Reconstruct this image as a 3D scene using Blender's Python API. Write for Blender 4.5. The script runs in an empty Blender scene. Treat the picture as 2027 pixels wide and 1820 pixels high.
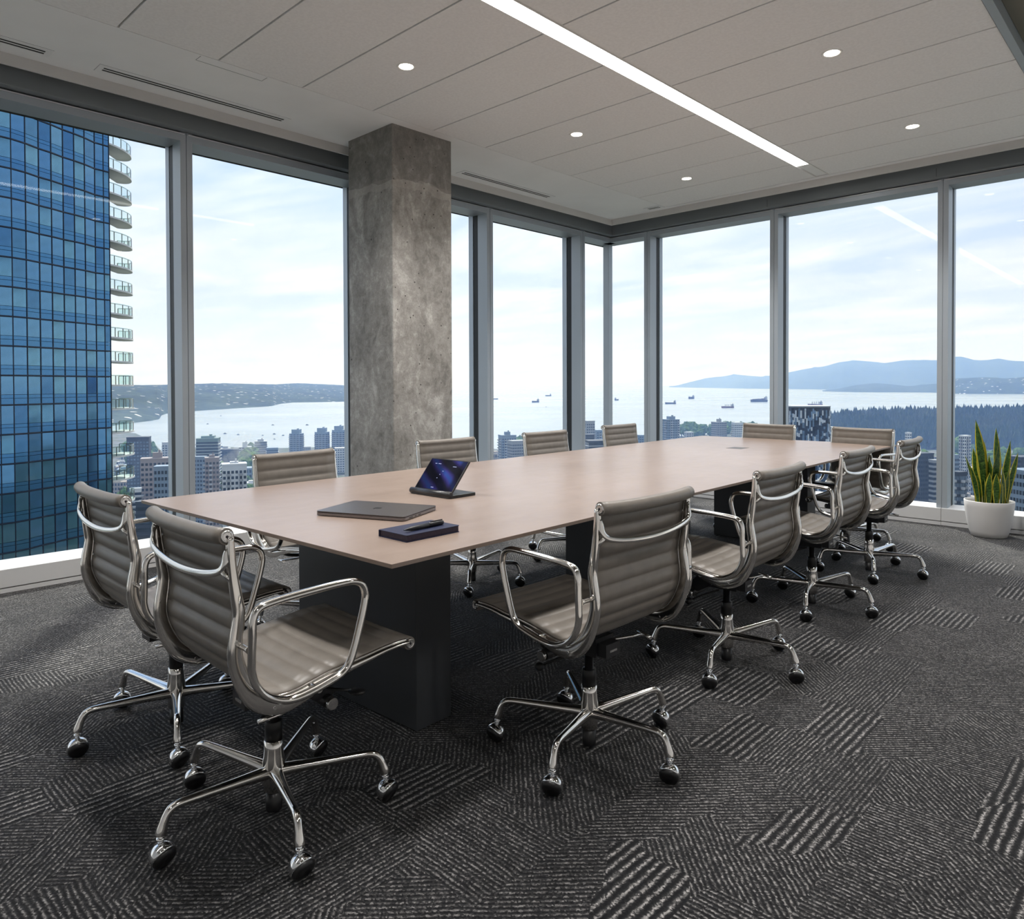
import bpy, bmesh, math, random
from math import sin, cos, pi, radians as R, hypot, atan2, sqrt
from mathutils import Vector, Matrix
import numpy as np

S = bpy.context.scene
COL = S.collection
rnd = random.Random(7)

# ------------------------------------------------------------------ camera, sky, sun, exposure
FPX, CXP, CYP, WP, HP = 1430.2, 1013.5, 783.3, 2027.0, 1820.0
YAW, PITCH, ROLL, EYE = R(43.780), R(-0.802), R(-0.187), 1.2
_f = Vector((-sin(YAW)*cos(PITCH), cos(YAW)*cos(PITCH), sin(PITCH)))
_r = Vector((cos(YAW), sin(YAW), 0.0))
_u = _r.cross(_f)
CR = cos(ROLL)*_r + sin(ROLL)*_u
CU = -sin(ROLL)*_r + cos(ROLL)*_u
cam_d = bpy.data.cameras.new('camera')
cam_d.sensor_fit = 'HORIZONTAL'; cam_d.sensor_width = 36.0
cam_d.lens = 36.0*FPX/WP
cam_d.shift_x = 0.0
cam_d.shift_y = -(HP/2 - CYP)/WP
cam_d.clip_start = 0.05; cam_d.clip_end = 90000.0
cam = bpy.data.objects.new('camera', cam_d); COL.objects.link(cam)
M = Matrix((CR, CU, -_f)).transposed().to_4x4(); M.translation = Vector((0, 0, EYE))
cam.matrix_world = M
S.camera = cam

S.view_settings.view_transform = 'Standard'
S.view_settings.look = 'None'
S.view_settings.exposure = 0.95
S.view_settings.gamma = 1.0
S.view_settings.use_curve_mapping = False

SKY_GAIN = 0.86
def build_world():
    w = bpy.data.worlds.new('sky'); S.world = w; w.use_nodes = True
    nt = w.node_tree; nt.nodes.clear()
    N = nt.nodes.new; L = nt.links.new
    tc = N('ShaderNodeTexCoord')
    sep = N('ShaderNodeSeparateXYZ'); L(tc.outputs['Generated'], sep.inputs[0])
    def math(op, a, b=None, clamp=False):
        n = N('ShaderNodeMath'); n.operation = op; n.use_clamp = clamp
        for i, v in enumerate((a, b)):
            if v is None: continue
            if isinstance(v, (int, float)): n.inputs[i].default_value = v
            else: L(v, n.inputs[i])
        return n.outputs[0]
    z = math('MAXIMUM', sep.outputs[2], 0.0)
    # base gradient: milky at the horizon, blue overhead
    rp = N('ShaderNodeValToRGB'); L(z, rp.inputs[0])
    e = rp.color_ramp.elements
    e[0].position = 0.0; e[0].color = (0.665, 0.68, 0.70, 1)
    e[1].position = 0.75; e[1].color = (0.16, 0.32, 0.62, 1)
    x = rp.color_ramp.elements.new(0.14); x.color = (0.44, 0.50, 0.61, 1)
    x = rp.color_ramp.elements.new(0.36); x.color = (0.33, 0.43, 0.62, 1)
    # clouds on a flat layer overhead
    zz = math('ADD', z, 0.10)
    cx = math('DIVIDE', sep.outputs[0], zz); cy = math('DIVIDE', sep.outputs[1], zz)
    cb = N('ShaderNodeCombineXYZ'); L(cx, cb.inputs[0]); L(cy, cb.inputs[1])
    mp = N('ShaderNodeMapping'); L(cb.outputs[0], mp.inputs[0])
    mp.inputs['Rotation'].default_value = (0, 0, R(28)); mp.inputs['Scale'].default_value = (0.75, 1.25, 1)
    mp.inputs['Location'].default_value = (3.1, 1.7, 0)
    n1 = N('ShaderNodeTexNoise'); L(mp.outputs[0], n1.inputs['Vector'])
    n1.inputs['Scale'].default_value = 0.75; n1.inputs['Detail'].default_value = 9; n1.inputs['Roughness'].default_value = 0.56
    n1.inputs['Distortion'].default_value = 0.55
    cr = N('ShaderNodeValToRGB'); L(n1.outputs[0], cr.inputs[0])
    cr.color_ramp.elements[0].position = 0.41; cr.color_ramp.elements[0].color = (0.0, 0.0, 0.0, 1)
    cr.color_ramp.elements[1].position = 0.575; cr.color_ramp.elements[1].color = (1, 1, 1, 1)
    n2 = N('ShaderNodeTexNoise'); L(mp.outputs[0], n2.inputs['Vector'])
    n2.inputs['Scale'].default_value = 1.9; n2.inputs['Detail'].default_value = 6
    cr2 = N('ShaderNodeValToRGB'); L(n2.outputs[0], cr2.inputs[0])
    cr2.color_ramp.elements[0].position = 0.35; cr2.color_ramp.elements[0].color = (0.54, 0.57, 0.62, 1)
    cr2.color_ramp.elements[1].position = 0.62; cr2.color_ramp.elements[1].color = (0.66, 0.67, 0.68, 1)
    mx = N('ShaderNodeMix'); mx.data_type = 'RGBA'
    L(cr.outputs[0], mx.inputs['Factor']); L(rp.outputs[0], mx.inputs['A']); L(cr2.outputs[0], mx.inputs['B'])
    # veil of brightness round the sun behind the cloud
    sd = N('ShaderNodeVectorMath'); sd.operation = 'DOT_PRODUCT'
    L(tc.outputs['Generated'], sd.inputs[0]); sd.inputs[1].default_value = SUN_DIR
    g = math('POWER', math('MAXIMUM', sd.outputs['Value'], 0.0), 6.0)
    g = math('MULTIPLY_ADD', g, 0.55) if False else math('ADD', math('MULTIPLY', g, 0.30), 0.98)
    mul = N('ShaderNodeMix'); mul.data_type = 'RGBA'; mul.blend_type = 'MULTIPLY'; mul.inputs['Factor'].default_value = 1.0
    L(mx.outputs['Result'], mul.inputs['A'])
    cc = N('ShaderNodeCombineColor'); L(g, cc.inputs[0]); L(g, cc.inputs[1]); L(g, cc.inputs[2])
    L(cc.outputs[0], mul.inputs['B'])
    bg = N('ShaderNodeBackground'); L(mul.outputs['Result'], bg.inputs[0]); bg.inputs[1].default_value = SKY_GAIN
    out = N('ShaderNodeOutputWorld'); L(bg.outputs[0], out.inputs[0])

SUN_EL = R(46); SUN_AZ = atan2(0.66, -0.75)
SUN_DIR = Vector((cos(SUN_EL)*cos(SUN_AZ), cos(SUN_EL)*sin(SUN_AZ), sin(SUN_EL)))
build_world()
sl = bpy.data.lights.new('sun', 'SUN'); sl.energy = 3.0; sl.angle = R(4.0); sl.color = (1.0, 0.97, 0.93)
so = bpy.data.objects.new('sun', sl); COL.objects.link(so)
so.rotation_euler = SUN_DIR.to_track_quat('Z', 'Y').to_euler()
STRIP_EMIT = 5.5
SPOT_EMIT = 9.0
SPOT_W = 102.0

# ------------------------------------------------------------------ pixel -> direction helper (for laying the distant view out to scale)
def ray(px, py):
    return CR*((px-CXP)/FPX) - CU*((py-CYP)/FPX) + _f
def at_depth(px, py, d):
    return Vector((0, 0, EYE)) + ray(px, py)*d
def at_z(px, py, z):
    q = ray(px, py); return Vector((0, 0, EYE)) + q*((z-EYE)/q.z)

# ------------------------------------------------------------------ mesh helpers
class MB:
    def __init__(s): s.v = []; s.f = []; s.m = []; s.sm = []
    def add(s, vs, fs, mi=0, smooth=False):
        o = len(s.v); s.v += [tuple(v) for v in vs]
        for f in fs: s.f.append(tuple(i+o for i in f)); s.m.append(mi); s.sm.append(smooth)
    def box(s, x0, x1, y0, y1, z0, z1, mi=0, bottom=True):
        s.add([(x0,y0,z0),(x1,y0,z0),(x1,y1,z0),(x0,y1,z0),(x0,y0,z1),(x1,y0,z1),(x1,y1,z1),(x0,y1,z1)],
              ([(0,3,2,1)] if bottom else [])+[(4,5,6,7),(0,1,5,4),(1,2,6,5),(2,3,7,6),(3,0,4,7)], mi)
    def obox(s, c, ax, ay, az, mi=0):
        c = Vector(c); ax = Vector(ax); ay = Vector(ay); az = Vector(az)
        vs = [c+i*ax+j*ay+k*az for k in (-1,1) for j in (-1,1) for i in (-1,1)]
        s.add(vs, [(0,2,3,1),(4,5,7,6),(0,1,5,4),(1,3,7,5),(3,2,6,7),(2,0,4,6)], mi)
    def prism(s, pts, z0, z1, mi=0):
        n = len(pts)
        vs = [(x,y,z0) for x,y in pts]+[(x,y,z1) for x,y in pts]
        s.add(vs, [tuple(range(n-1,-1,-1)), tuple(range(n,2*n))]+[(i,(i+1)%n,n+(i+1)%n,n+i) for i in range(n)], mi)
    def lathe(s, prof, n=24, c=(0,0,0), axis='z', mi=0, smooth=True, cap0=True, cap1=True, a0=0.0, a1=2*pi):
        full = abs(a1-a0-2*pi) < 1e-6
        k = n if full else n+1
        vs = []
        for r, h in prof:
            for i in range(k):
                a = a0+(a1-a0)*i/n
                if axis == 'z': p = (r*cos(a), r*sin(a), h)
                elif axis == 'x': p = (h, r*cos(a), r*sin(a))
                else: p = (r*sin(a), h, r*cos(a))
                vs.append((p[0]+c[0], p[1]+c[1], p[2]+c[2]))
        fs = []
        for j in range(len(prof)-1):
            for i in range(n if full else n):
                i2 = (i+1) % k
                fs.append((j*k+i, j*k+i2, (j+1)*k+i2, (j+1)*k+i))
        s.add(vs, fs, mi, smooth)
        o = len(s.v)-len(vs)
        if cap0 and prof[0][0] > 1e-6: s.f.append(tuple(o+i for i in range(k-1,-1,-1))); s.m.append(mi); s.sm.append(False)
        if cap1 and prof[-1][0] > 1e-6: s.f.append(tuple(o+(len(prof)-1)*k+i for i in range(k))); s.m.append(mi); s.sm.append(False)
    def tube(s, path, rad, n=10, closed=False, up=(0,0,1), sec=None, mi=0, caps=True):
        """sweep an ellipse (ra along side, rb along up-ish) or section list; rad: scalar, (ra, rb) or list of them"""
        P = [Vector(p) for p in path]; m = len(P); up = Vector(up)
        vs = []
        for i in range(m):
            if closed: t = P[(i+1)%m]-P[i-1]
            else: t = P[min(i+1,m-1)]-P[max(i-1,0)]
            t.normalize()
            sd = t.cross(up)
            if sd.length < 1e-4: sd = t.cross(Vector((0.3,1,0.1)))
            sd.normalize(); nn = sd.cross(t)
            r = rad[i] if isinstance(rad, list) else rad
            ra, rb = r if isinstance(r, tuple) else (r, r)
            for k in range(n):
                a = 2*pi*k/n
                if sec: ca, sa = sec[k]
                else: ca, sa = cos(a), sin(a)
                vs.append(P[i]+sd*(ca*ra)+nn*(sa*rb))
        fs = []
        for i in range(m if closed else m-1):
            j = (i+1) % m
            for k in range(n):
                k2 = (k+1) % n
                fs.append((i*n+k, i*n+k2, j*n+k2, j*n+k))
        o = len(s.v); s.add(vs, fs, mi, True)
        if not closed and caps:
            s.f.append(tuple(o+k for k in range(n-1,-1,-1))); s.m.append(mi); s.sm.append(False)
            s.f.append(tuple(o+(m-1)*n+k for k in range(n))); s.m.append(mi); s.sm.append(False)
    def grid(s, rows, mi=0, smooth=True, closed=False):
        nr = len(rows); nc = len(rows[0])
        vs = [p for r in rows for p in r]
        fs = []
        for j in range(nr-1):
            for i in range(nc if closed else nc-1):
                i2 = (i+1) % nc
                fs.append((j*nc+i, j*nc+i2, (j+1)*nc+i2, (j+1)*nc+i))
        s.add(vs, fs, mi, smooth)
    def mesh(s, name, mats, fix=True):
        me = bpy.data.meshes.new(name)
        me.from_pydata(s.v, [], s.f)
        if not isinstance(mats, (list, tuple)): mats = [mats]
        for m in mats: me.materials.append(m)
        if s.f:
            me.polygons.foreach_set('material_index', s.m)
            me.polygons.foreach_set('use_smooth', s.sm)
        if fix:
            bm = bmesh.new(); bm.from_mesh(me); bmesh.ops.recalc_face_normals(bm, faces=bm.faces); bm.to_mesh(me); bm.free()
        me.update()
        return me
    def obj(s, name, mats, parent=None, bevel=0.0, loc=None, rot=None, fix=True):
        o = bpy.data.objects.new(name, s.mesh(name, mats, fix)); COL.objects.link(o)
        if parent: o.parent = parent
        if loc: o.location = loc
        if rot: o.rotation_euler = rot
        if bevel:
            b = o.modifiers.new('bevel', 'BEVEL'); b.width = bevel; b.segments = 2; b.limit_method = 'ANGLE'; b.angle_limit = R(40)
        return o

def empty(name, loc=(0,0,0), rz=0.0):
    o = bpy.data.objects.new(name, None); o.empty_display_size = 0.1; COL.objects.link(o)
    o.location = loc; o.rotation_euler = (0, 0, rz); return o
def tag(o, label, cat, group=None, kind=None):
    o['label'] = label; o['category'] = cat
    if group: o['group'] = group
    if kind: o['kind'] = kind
    return o
def struct(o):
    o['kind'] = 'structure'; return o
def inst(src, parent=None, loc=None, rot=None):
    c = src.copy(); COL.objects.link(c)
    if parent is not None: c.parent = parent
    if loc is not None: c.location = loc
    if rot is not None: c.rotation_euler = rot
    return c
def copy_tree(o, parent=None):
    kids = list(o.children)
    c = o.copy(); COL.objects.link(c); c.parent = parent
    for ch in kids: copy_tree(ch, c)
    return c
def crom(pts, n, closed=False):
    """Catmull-Rom resample"""
    P = [Vector(p) for p in pts]; m = len(P); out = []
    segs = m if closed else m-1
    for i in range(segs):
        if closed: a, b, c, d = P[i-1], P[i], P[(i+1)%m], P[(i+2)%m]
        else: a, b, c, d = P[max(i-1,0)], P[i], P[i+1], P[min(i+2,m-1)]
        for k in range(n):
            t = k/n
            out.append(0.5*((2*b)+(c-a)*t+(2*a-5*b+4*c-d)*t*t+(3*b-a-3*c+d)*t**3))
    if not closed: out.append(P[-1].copy())
    return out

# ------------------------------------------------------------------ materials
def mat(name, col=(0.5,0.5,0.5), rough=0.5, metal=0.0, spec=0.5, coat=0.0, emit=None, estr=0.0, noise=None, bump=None, ior=1.45, anis=0.0, coord='Object'):
    """noise=(scale, amount, detail[, second colour]); bump=(scale, strength, distance)"""
    m = bpy.data.materials.new(name); m.use_nodes = True
    nt = m.node_tree; b = nt.nodes['Principled BSDF']
    b.inputs['Base Color'].default_value = (*col, 1); b.inputs['Roughness'].default_value = rough
    b.inputs['Metallic'].default_value = metal; b.inputs['Specular IOR Level'].default_value = spec
    b.inputs['Coat Weight'].default_value = coat; b.inputs['IOR'].default_value = ior
    if emit: b.inputs['Emission Color'].default_value = (*emit, 1); b.inputs['Emission Strength'].default_value = estr
    if noise or bump:
        tc = nt.nodes.new('ShaderNodeTexCoord')
    if noise:
        n = nt.nodes.new('ShaderNodeTexNoise'); nt.links.new(tc.outputs[coord], n.inputs['Vector'])
        n.inputs['Scale'].default_value = noise[0]; n.inputs['Detail'].default_value = noise[2]
        r = nt.nodes.new('ShaderNodeValToRGB'); nt.links.new(n.outputs[0], r.inputs[0])
        a = noise[1]
        c2 = noise[3] if len(noise) > 3 else tuple(min(1, c*(1+a)) for c in col)
        c1 = col if len(noise) > 3 else tuple(c*(1-a) for c in col)
        r.color_ramp.elements[0].position = 0.35; r.color_ramp.elements[0].color = (*c1, 1)
        r.color_ramp.elements[1].position = 0.65; r.color_ramp.elements[1].color = (*c2, 1)
        nt.links.new(r.outputs[0], b.inputs['Base Color'])
    if bump:
        n = nt.nodes.new('ShaderNodeTexNoise'); nt.links.new(tc.outputs[coord], n.inputs['Vector'])
        n.inputs['Scale'].default_value = bump[0]; n.inputs['Detail'].default_value = 3
        bp = nt.nodes.new('ShaderNodeBump'); nt.links.new(n.outputs[0], bp.inputs['Height'])
        bp.inputs['Strength'].default_value = bump[1]; bp.inputs['Distance'].default_value = bump[2]
        nt.links.new(bp.outputs[0], b.inputs['Normal'])
    return m

class NT:
    def __init__(s, name):
        s.m = bpy.data.materials.new(name); s.m.use_nodes = True; s.nt = s.m.node_tree
        s.b = s.nt.nodes['Principled BSDF']
    def n(s, t, **kw):
        x = s.nt.nodes.new(t)
        for k, v in kw.items(): setattr(x, k, v)
        return x
    def l(s, a, b): s.nt.links.new(a, b)
    def math(s, op, a, b=None, c=None, clamp=False):
        n = s.n('ShaderNodeMath', operation=op, use_clamp=clamp)
        for i, v in enumerate((a, b, c)):
            if v is None: continue
            if isinstance(v, (int, float)): n.inputs[i].default_value = v
            else: s.l(v, n.inputs[i])
        return n.outputs[0]
    def ramp(s, fac, els):
        r = s.n('ShaderNodeValToRGB'); s.l(fac, r.inputs[0])
        e = r.color_ramp.elements
        e[0].position = els[0][0]; e[0].color = (*els[0][1], 1); e[1].position = els[-1][0]; e[1].color = (*els[-1][1], 1)
        for p, c in els[1:-1]: q = e.new(p); q.color = (*c, 1)
        return r.outputs[0]
    def mix(s, f, a, b, blend='MIX'):
        n = s.n('ShaderNodeMix', data_type='RGBA', blend_type=blend)
        for k, v in (('Factor', f), ('A', a), ('B', b)):
            i = [q for q in n.inputs if q.name == k and q.enabled][0] if False else n.inputs[{'Factor': 0, 'A': 6, 'B': 7}[k]]
            if isinstance(v, (int, float)): i.default_value = v
            elif isinstance(v, tuple): i.default_value = (*v, 1)
            else: s.l(v, i)
        return n.outputs[2]
    def noise(s, vec, scale, detail=3, rough=0.5, dist=0.0):
        n = s.n('ShaderNodeTexNoise'); s.l(vec, n.inputs['Vector'])
        n.inputs['Scale'].default_value = scale; n.inputs['Detail'].default_value = detail
        n.inputs['Roughness'].default_value = rough; n.inputs['Distortion'].default_value = dist
        return n.outputs[0]

def glass_mat(name, tint=(0.97,0.985,0.98), f0=0.011, gain=0.8):
    t = NT(name); t.nt.nodes.remove(t.b)
    lw = t.n('ShaderNodeLayerWeight'); lw.inputs['Blend'].default_value = 0.5
    p = t.math('POWER', lw.outputs['Facing'], 5.0)
    f = t.math('MULTIPLY_ADD', p, (1-f0)*gain, f0*gain, clamp=True)
    tr = t.n('ShaderNodeBsdfTransparent'); tr.inputs[0].default_value = (*tint, 1)
    gl = t.n('ShaderNodeBsdfGlossy'); gl.inputs['Roughness'].default_value = 0.0; gl.inputs[0].default_value = (1, 1, 1, 1)
    mx = t.n('ShaderNodeMixShader'); t.l(f, mx.inputs[0]); t.l(tr.outputs[0], mx.inputs[1]); t.l(gl.outputs[0], mx.inputs[2])
    t.l(mx.outputs[0], t.nt.nodes['Material Output'].inputs[0])
    return t.m

def carpet_mat():
    t = NT('carpet_pile')
    tc = t.n('ShaderNodeTexCoord'); P = tc.outputs['Object']
    # warp the plane a little so that the woven lines wobble
    # blocks: two layers of brick-like cells of random line direction
    def cells(scale, off, aspect):
        mp = t.n('ShaderNodeMapping'); t.l(P, mp.inputs[0])
        mp.inputs['Scale'].default_value = (scale, scale*aspect, 1); mp.inputs['Location'].default_value = off
        v = t.n('ShaderNodeTexVoronoi', distance='CHEBYCHEV', voronoi_dimensions='2D'); t.l(mp.outputs[0], v.inputs['Vector'])
        v.inputs['Scale'].default_value = 1.0; v.inputs['Randomness'].default_value = 0.75
        s = t.n('ShaderNodeSeparateColor'); t.l(v.outputs['Color'], s.inputs[0])
        return s
    c1 = cells(5.2, (0.3, 0.1, 0), 0.60)
    sp = t.n('ShaderNodeSeparateXYZ'); t.l(P, sp.inputs[0])
    wob = t.noise(P, 16.0, 2); wob2 = t.noise(P, 5.0, 2)
    wx = t.math('MULTIPLY_ADD', wob, 0.010, sp.outputs[0]); wy = t.math('MULTIPLY_ADD', wob2, 0.016, t.math('MULTIPLY_ADD', wob, 0.010, sp.outputs[1]))
    # direction of the woven lines in this block, strong blocks run with the window wall
    strong = t.math('GREATER_THAN', c1.outputs[2], 0.80)
    dirr = t.math('MULTIPLY', t.math('FLOOR', t.math('MULTIPLY', c1.outputs[0], 3.99)), t.math('SUBTRACT', 1.0, strong))
    ang = t.math('MULTIPLY', dirr, pi/4)
    u = t.math('ADD', t.math('MULTIPLY', wx, t.math('COSINE', ang)), t.math('MULTIPLY', wy, t.math('SINE', ang)))
    freq = t.math('MULTIPLY_ADD', strong, 2*pi/0.026-2*pi/0.0145, 2*pi/0.0145)
    ph = t.math('MULTIPLY_ADD', c1.outputs[1], 6.0, t.math('MULTIPLY', u, freq))
    line = t.math('MULTIPLY_ADD', t.math('SINE', ph), 0.5, 0.5)
    con = t.math('MULTIPLY_ADD', strong, 0.25, t.math('MULTIPLY_ADD', c1.outputs[1], 0.25, 0.48))
    ln = t.math('MULTIPLY_ADD', t.math('SUBTRACT', line, 0.5), con, 0.5)
    v2 = t.n('ShaderNodeTexVoronoi', voronoi_dimensions='2D', feature='F1'); t.l(P, v2.inputs['Vector']); v2.inputs['Scale'].default_value = 210.0
    vs = t.n('ShaderNodeSeparateColor'); t.l(v2.outputs['Color'], vs.inputs[0])
    fl = t.noise(P, 430.0, 2)
    big = t.noise(P, 1.3, 3)
    val = t.math('MULTIPLY_ADD', vs.outputs[0], 0.44, t.math('MULTIPLY', ln, 0.66))
    val = t.math('ADD', val, t.math('MULTIPLY_ADD', fl, 0.40, -0.22))
    val = t.math('ADD', val, t.math('MULTIPLY_ADD', big, 0.26, -0.13))
    col = t.ramp(val, [(0.16, (0.003, 0.003, 0.004)), (0.45, (0.009, 0.009, 0.010)), (0.63, (0.028, 0.0275, 0.028)), (0.80, (0.112, 0.108, 0.106)), (1.0, (0.30, 0.288, 0.280))])
    t.l(col, t.b.inputs['Base Color'])
    t.b.inputs['Roughness'].default_value = 0.95; t.b.inputs['Specular IOR Level'].default_value = 0.12
    t.b.inputs['Sheen Weight'].default_value = 0.10; t.b.inputs['Sheen Roughness'].default_value = 0.5
    h = t.math('ADD', t.math('MULTIPLY', ln, 0.7), t.math('MULTIPLY_ADD', v2.outputs['Distance'], -60.0, 0.3) if False else t.math('MULTIPLY', vs.outputs[0], 0.5))
    bp = t.n('ShaderNodeBump'); t.l(h, bp.inputs['Height']); bp.inputs['Strength'].default_value = 0.55; bp.inputs['Distance'].default_value = 0.004
    t.l(bp.outputs[0], t.b.inputs['Normal'])
    return t.m

def concrete_mat():
    t = NT('board_concrete')
    tc = t.n('ShaderNodeTexCoord'); P = tc.outputs['Object']
    mp = t.n('ShaderNodeMapping'); t.l(P, mp.inputs[0]); mp.inputs['Scale'].default_value = (1, 1, 0.5)
    n1 = t.noise(mp.outputs[0], 4.5, 9, 0.68, 0.8)
    n2 = t.noise(P, 17.0, 7, 0.70, 0.5)
    n3 = t.noise(P, 90.0, 3, 0.6)
    v = t.math('ADD', t.math('MULTIPLY', n1, 0.52), t.math('MULTIPLY_ADD', n2, 0.36, t.math('MULTIPLY', n3, 0.12)))
    col = t.ramp(v, [(0.37, (0.15, 0.142, 0.130)), (0.46, (0.24, 0.228, 0.21)), (0.53, (0.315, 0.30, 0.278)), (0.585, (0.42, 0.405, 0.38)), (0.66, (0.52, 0.505, 0.48))])
    # a paler pour line and a darker lift above it
    s = t.n('ShaderNodeSeparateXYZ'); t.l(P, s.inputs[0])
    zz = t.math('MULTIPLY_ADD', t.noise(P, 4.5, 4), 0.16, s.outputs[2])
    lift = t.ramp(zz, [(0.0, (1,)*3), (0.46, (1,)*3), (0.5, (1.0,)*3), (1.0, (1.0,)*3)])
    band = t.math('MULTIPLY', t.math('GREATER_THAN', zz, 2.72), t.math('LESS_THAN', s.outputs[2], 2.70))
    up = t.math('GREATER_THAN', zz, 2.78)
    col = t.mix(t.math('MULTIPLY', band, 0.45), col, (0.40, 0.37, 0.335))
    col = t.mix(t.math('MULTIPLY', up, 0.42), col, (0.10, 0.094, 0.085))
    # bug holes
    vo = t.n('ShaderNodeTexVoronoi'); t.l(P, vo.inputs['Vector']); vo.inputs['Scale'].default_value = 15.0; vo.inputs['Randomness'].default_value = 1.0
    sc = t.n('ShaderNodeSeparateColor'); t.l(vo.outputs['Color'], sc.inputs[0])
    rad = t.math('MULTIPLY', t.math('MAXIMUM', t.math('SUBTRACT', sc.outputs[0], 0.55), 0.0), 0.26)
    hole = t.math('LESS_THAN', vo.outputs['Distance'], rad)
    col = t.mix(t.math('MULTIPLY', hole, 0.85), col, (0.03, 0.028, 0.026))
    t.l(col, t.b.inputs['Base Color']); t.b.inputs['Roughness'].default_value = 0.62; t.b.inputs['Specular IOR Level'].default_value = 0.35
    hh = t.math('SUBTRACT', t.math('MULTIPLY_ADD', n2, 0.5, t.math('MULTIPLY', n3, 0.4)), t.math('MULTIPLY', hole, 1.5))
    bp = t.n('ShaderNodeBump'); t.l(hh, bp.inputs['Height']); bp.inputs['Strength'].default_value = 0.5; bp.inputs['Distance'].default_value = 0.006
    t.l(bp.outputs[0], t.b.inputs['Normal'])
    return t.m

def table_mat():
    t = NT('table_stone')
    tc = t.n('ShaderNodeTexCoord'); P = tc.outputs['Object']
    n1 = t.noise(P, 1.6, 6, 0.6, 0.4); n2 = t.noise(P, 9.0, 6, 0.62, 0.8)
    mp = t.n('ShaderNodeMapping'); t.l(P, mp.inputs[0]); mp.inputs['Scale'].default_value = (7, 1.3, 1)
    n3 = t.noise(mp.outputs[0], 2.2, 4, 0.6)
    v = t.math('ADD', t.math('MULTIPLY', n1, 0.45), t.math('MULTIPLY_ADD', n2, 0.2, t.math('MULTIPLY', n3, 0.35)))
    col = t.ramp(v, [(0.38, (0.215, 0.160, 0.129)), (0.5, (0.238, 0.179, 0.146)), (0.62, (0.262, 0.200, 0.166))])
    t.l(col, t.b.inputs['Base Color'])
    t.b.inputs['Roughness'].default_value = 0.30
    rr = t.math('MULTIPLY_ADD', n2, 0.12, 0.25); t.l(rr, t.b.inputs['Roughness'])
    t.b.inputs['Specular IOR Level'].default_value = 0.5
    return t.m

def leaf_mat():
    t = NT('snake_leaf')
    tc = t.n('ShaderNodeTexCoord')
    uv = tc.outputs['UV']; P = tc.outputs['Object']
    s = t.n('ShaderNodeSeparateXYZ'); t.l(uv, s.inputs[0])
    edge = t.math('ABSOLUTE', t.math('SUBTRACT', s.outputs[0], 0.5))
    wob = t.noise(P, 30.0, 3)
    mp = t.n('ShaderNodeMapping'); t.l(uv, mp.inputs[0]); mp.inputs['Scale'].default_value = (1.2, 11, 1)
    band = t.noise(mp.outputs[0], 2.6, 5, 0.6, 1.2)
    body = t.ramp(band, [(0.36, (0.018, 0.055, 0.014)), (0.5, (0.055, 0.15, 0.025)), (0.64, (0.15, 0.28, 0.06))])
    e = t.math('MULTIPLY_ADD', wob, 0.10, edge)
    fac = t.math('GREATER_THAN', e, 0.40)
    col = t.mix(fac, body, (0.78, 0.68, 0.08))
    t.l(col, t.b.inputs['Base Color']); t.b.inputs['Roughness'].default_value = 0.38
    tr = t.n('ShaderNodeBsdfTranslucent'); t.l(col, tr.inputs[0])
    mx = t.n('ShaderNodeMixShader'); mx.inputs[0].default_value = 0.35
    t.l(t.b.outputs[0], mx.inputs[1]); t.l(tr.outputs[0], mx.inputs[2])
    t.l(mx.outputs[0], t.nt.nodes['Material Output'].inputs[0])
    return t.m

MT = {}
MT['carpet'] = carpet_mat()
MT['concrete'] = concrete_mat()
MT['table'] = table_mat()
MT['leaf'] = leaf_mat()
MT['glass'] = glass_mat('window_glass')
MT['ceil'] = mat('ceiling_paint', (0.86, 0.86, 0.86), 0.85, noise=(3.0, 0.02, 3))
MT['panel'] = mat('ceiling_panel_felt', (0.83, 0.82, 0.815), 0.9, noise=(60.0, 0.03, 3))
MT['fascia'] = mat('fascia_paint', (0.62, 0.612, 0.595), 0.8, noise=(4.0, 0.02, 2))
MT['void'] = mat('dark_void', (0.012, 0.012, 0.012), 0.9, noise=(5.0, 0.2, 2))
MT['white'] = mat('wall_paint', (0.82, 0.815, 0.81), 0.8, noise=(3.0, 0.02, 2))
MT['olive'] = mat('olive_soffit_paint', (0.16, 0.15, 0.12), 0.75, noise=(2.0, 0.05, 2))
MT['frame'] = mat('silver_frame_paint', (0.40, 0.44, 0.48), 0.38, metal=0.25, noise=(2.0, 0.02, 2))
MT['blind'] = mat('grey_blind_fascia', (0.20, 0.22, 0.235), 0.5, metal=0.1, noise=(2.0, 0.04, 2))
MT['hem'] = mat('silver_hem_bar', (0.62, 0.63, 0.65), 0.3, metal=0.8, noise=(20.0, 0.03, 2))
MT['gasket'] = mat('black_gasket', (0.015, 0.018, 0.022), 0.5, noise=(20.0, 0.1, 2))
MT['cap'] = mat('outer_mullion_cap', (0.45, 0.50, 0.56), 0.4, metal=0.3, noise=(3.0, 0.03, 2))
MT['sill'] = mat('sill_metal', (0.60, 0.595, 0.59), 0.42, metal=0.05, noise=(3.0, 0.02, 2))
MT['alu'] = mat('polished_aluminium', (0.80, 0.775, 0.74), 0.11, metal=1.0, noise=(6.0, 0.04, 3), bump=(9.0, 0.02, 0.01))
MT['chrome'] = mat('chrome_caster', (0.86, 0.87, 0.88), 0.05, metal=1.0, noise=(8.0, 0.02, 2))
MT['leather'] = mat('taupe_leather', (0.172, 0.153, 0.133), 0.38, spec=0.5, noise=(28.0, 0.06, 4), bump=(420.0, 0.12, 0.002))
MT['black'] = mat('black_plastic', (0.012, 0.012, 0.013), 0.35, noise=(30.0, 0.15, 2))
MT['blackmetal'] = mat('black_metal', (0.018, 0.018, 0.02), 0.28, spec=0.6, noise=(30.0, 0.1, 2))
MT['pedestal'] = mat('dark_laminate', (0.046, 0.049, 0.054), 0.42, noise=(2.5, 0.08, 3))
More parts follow.
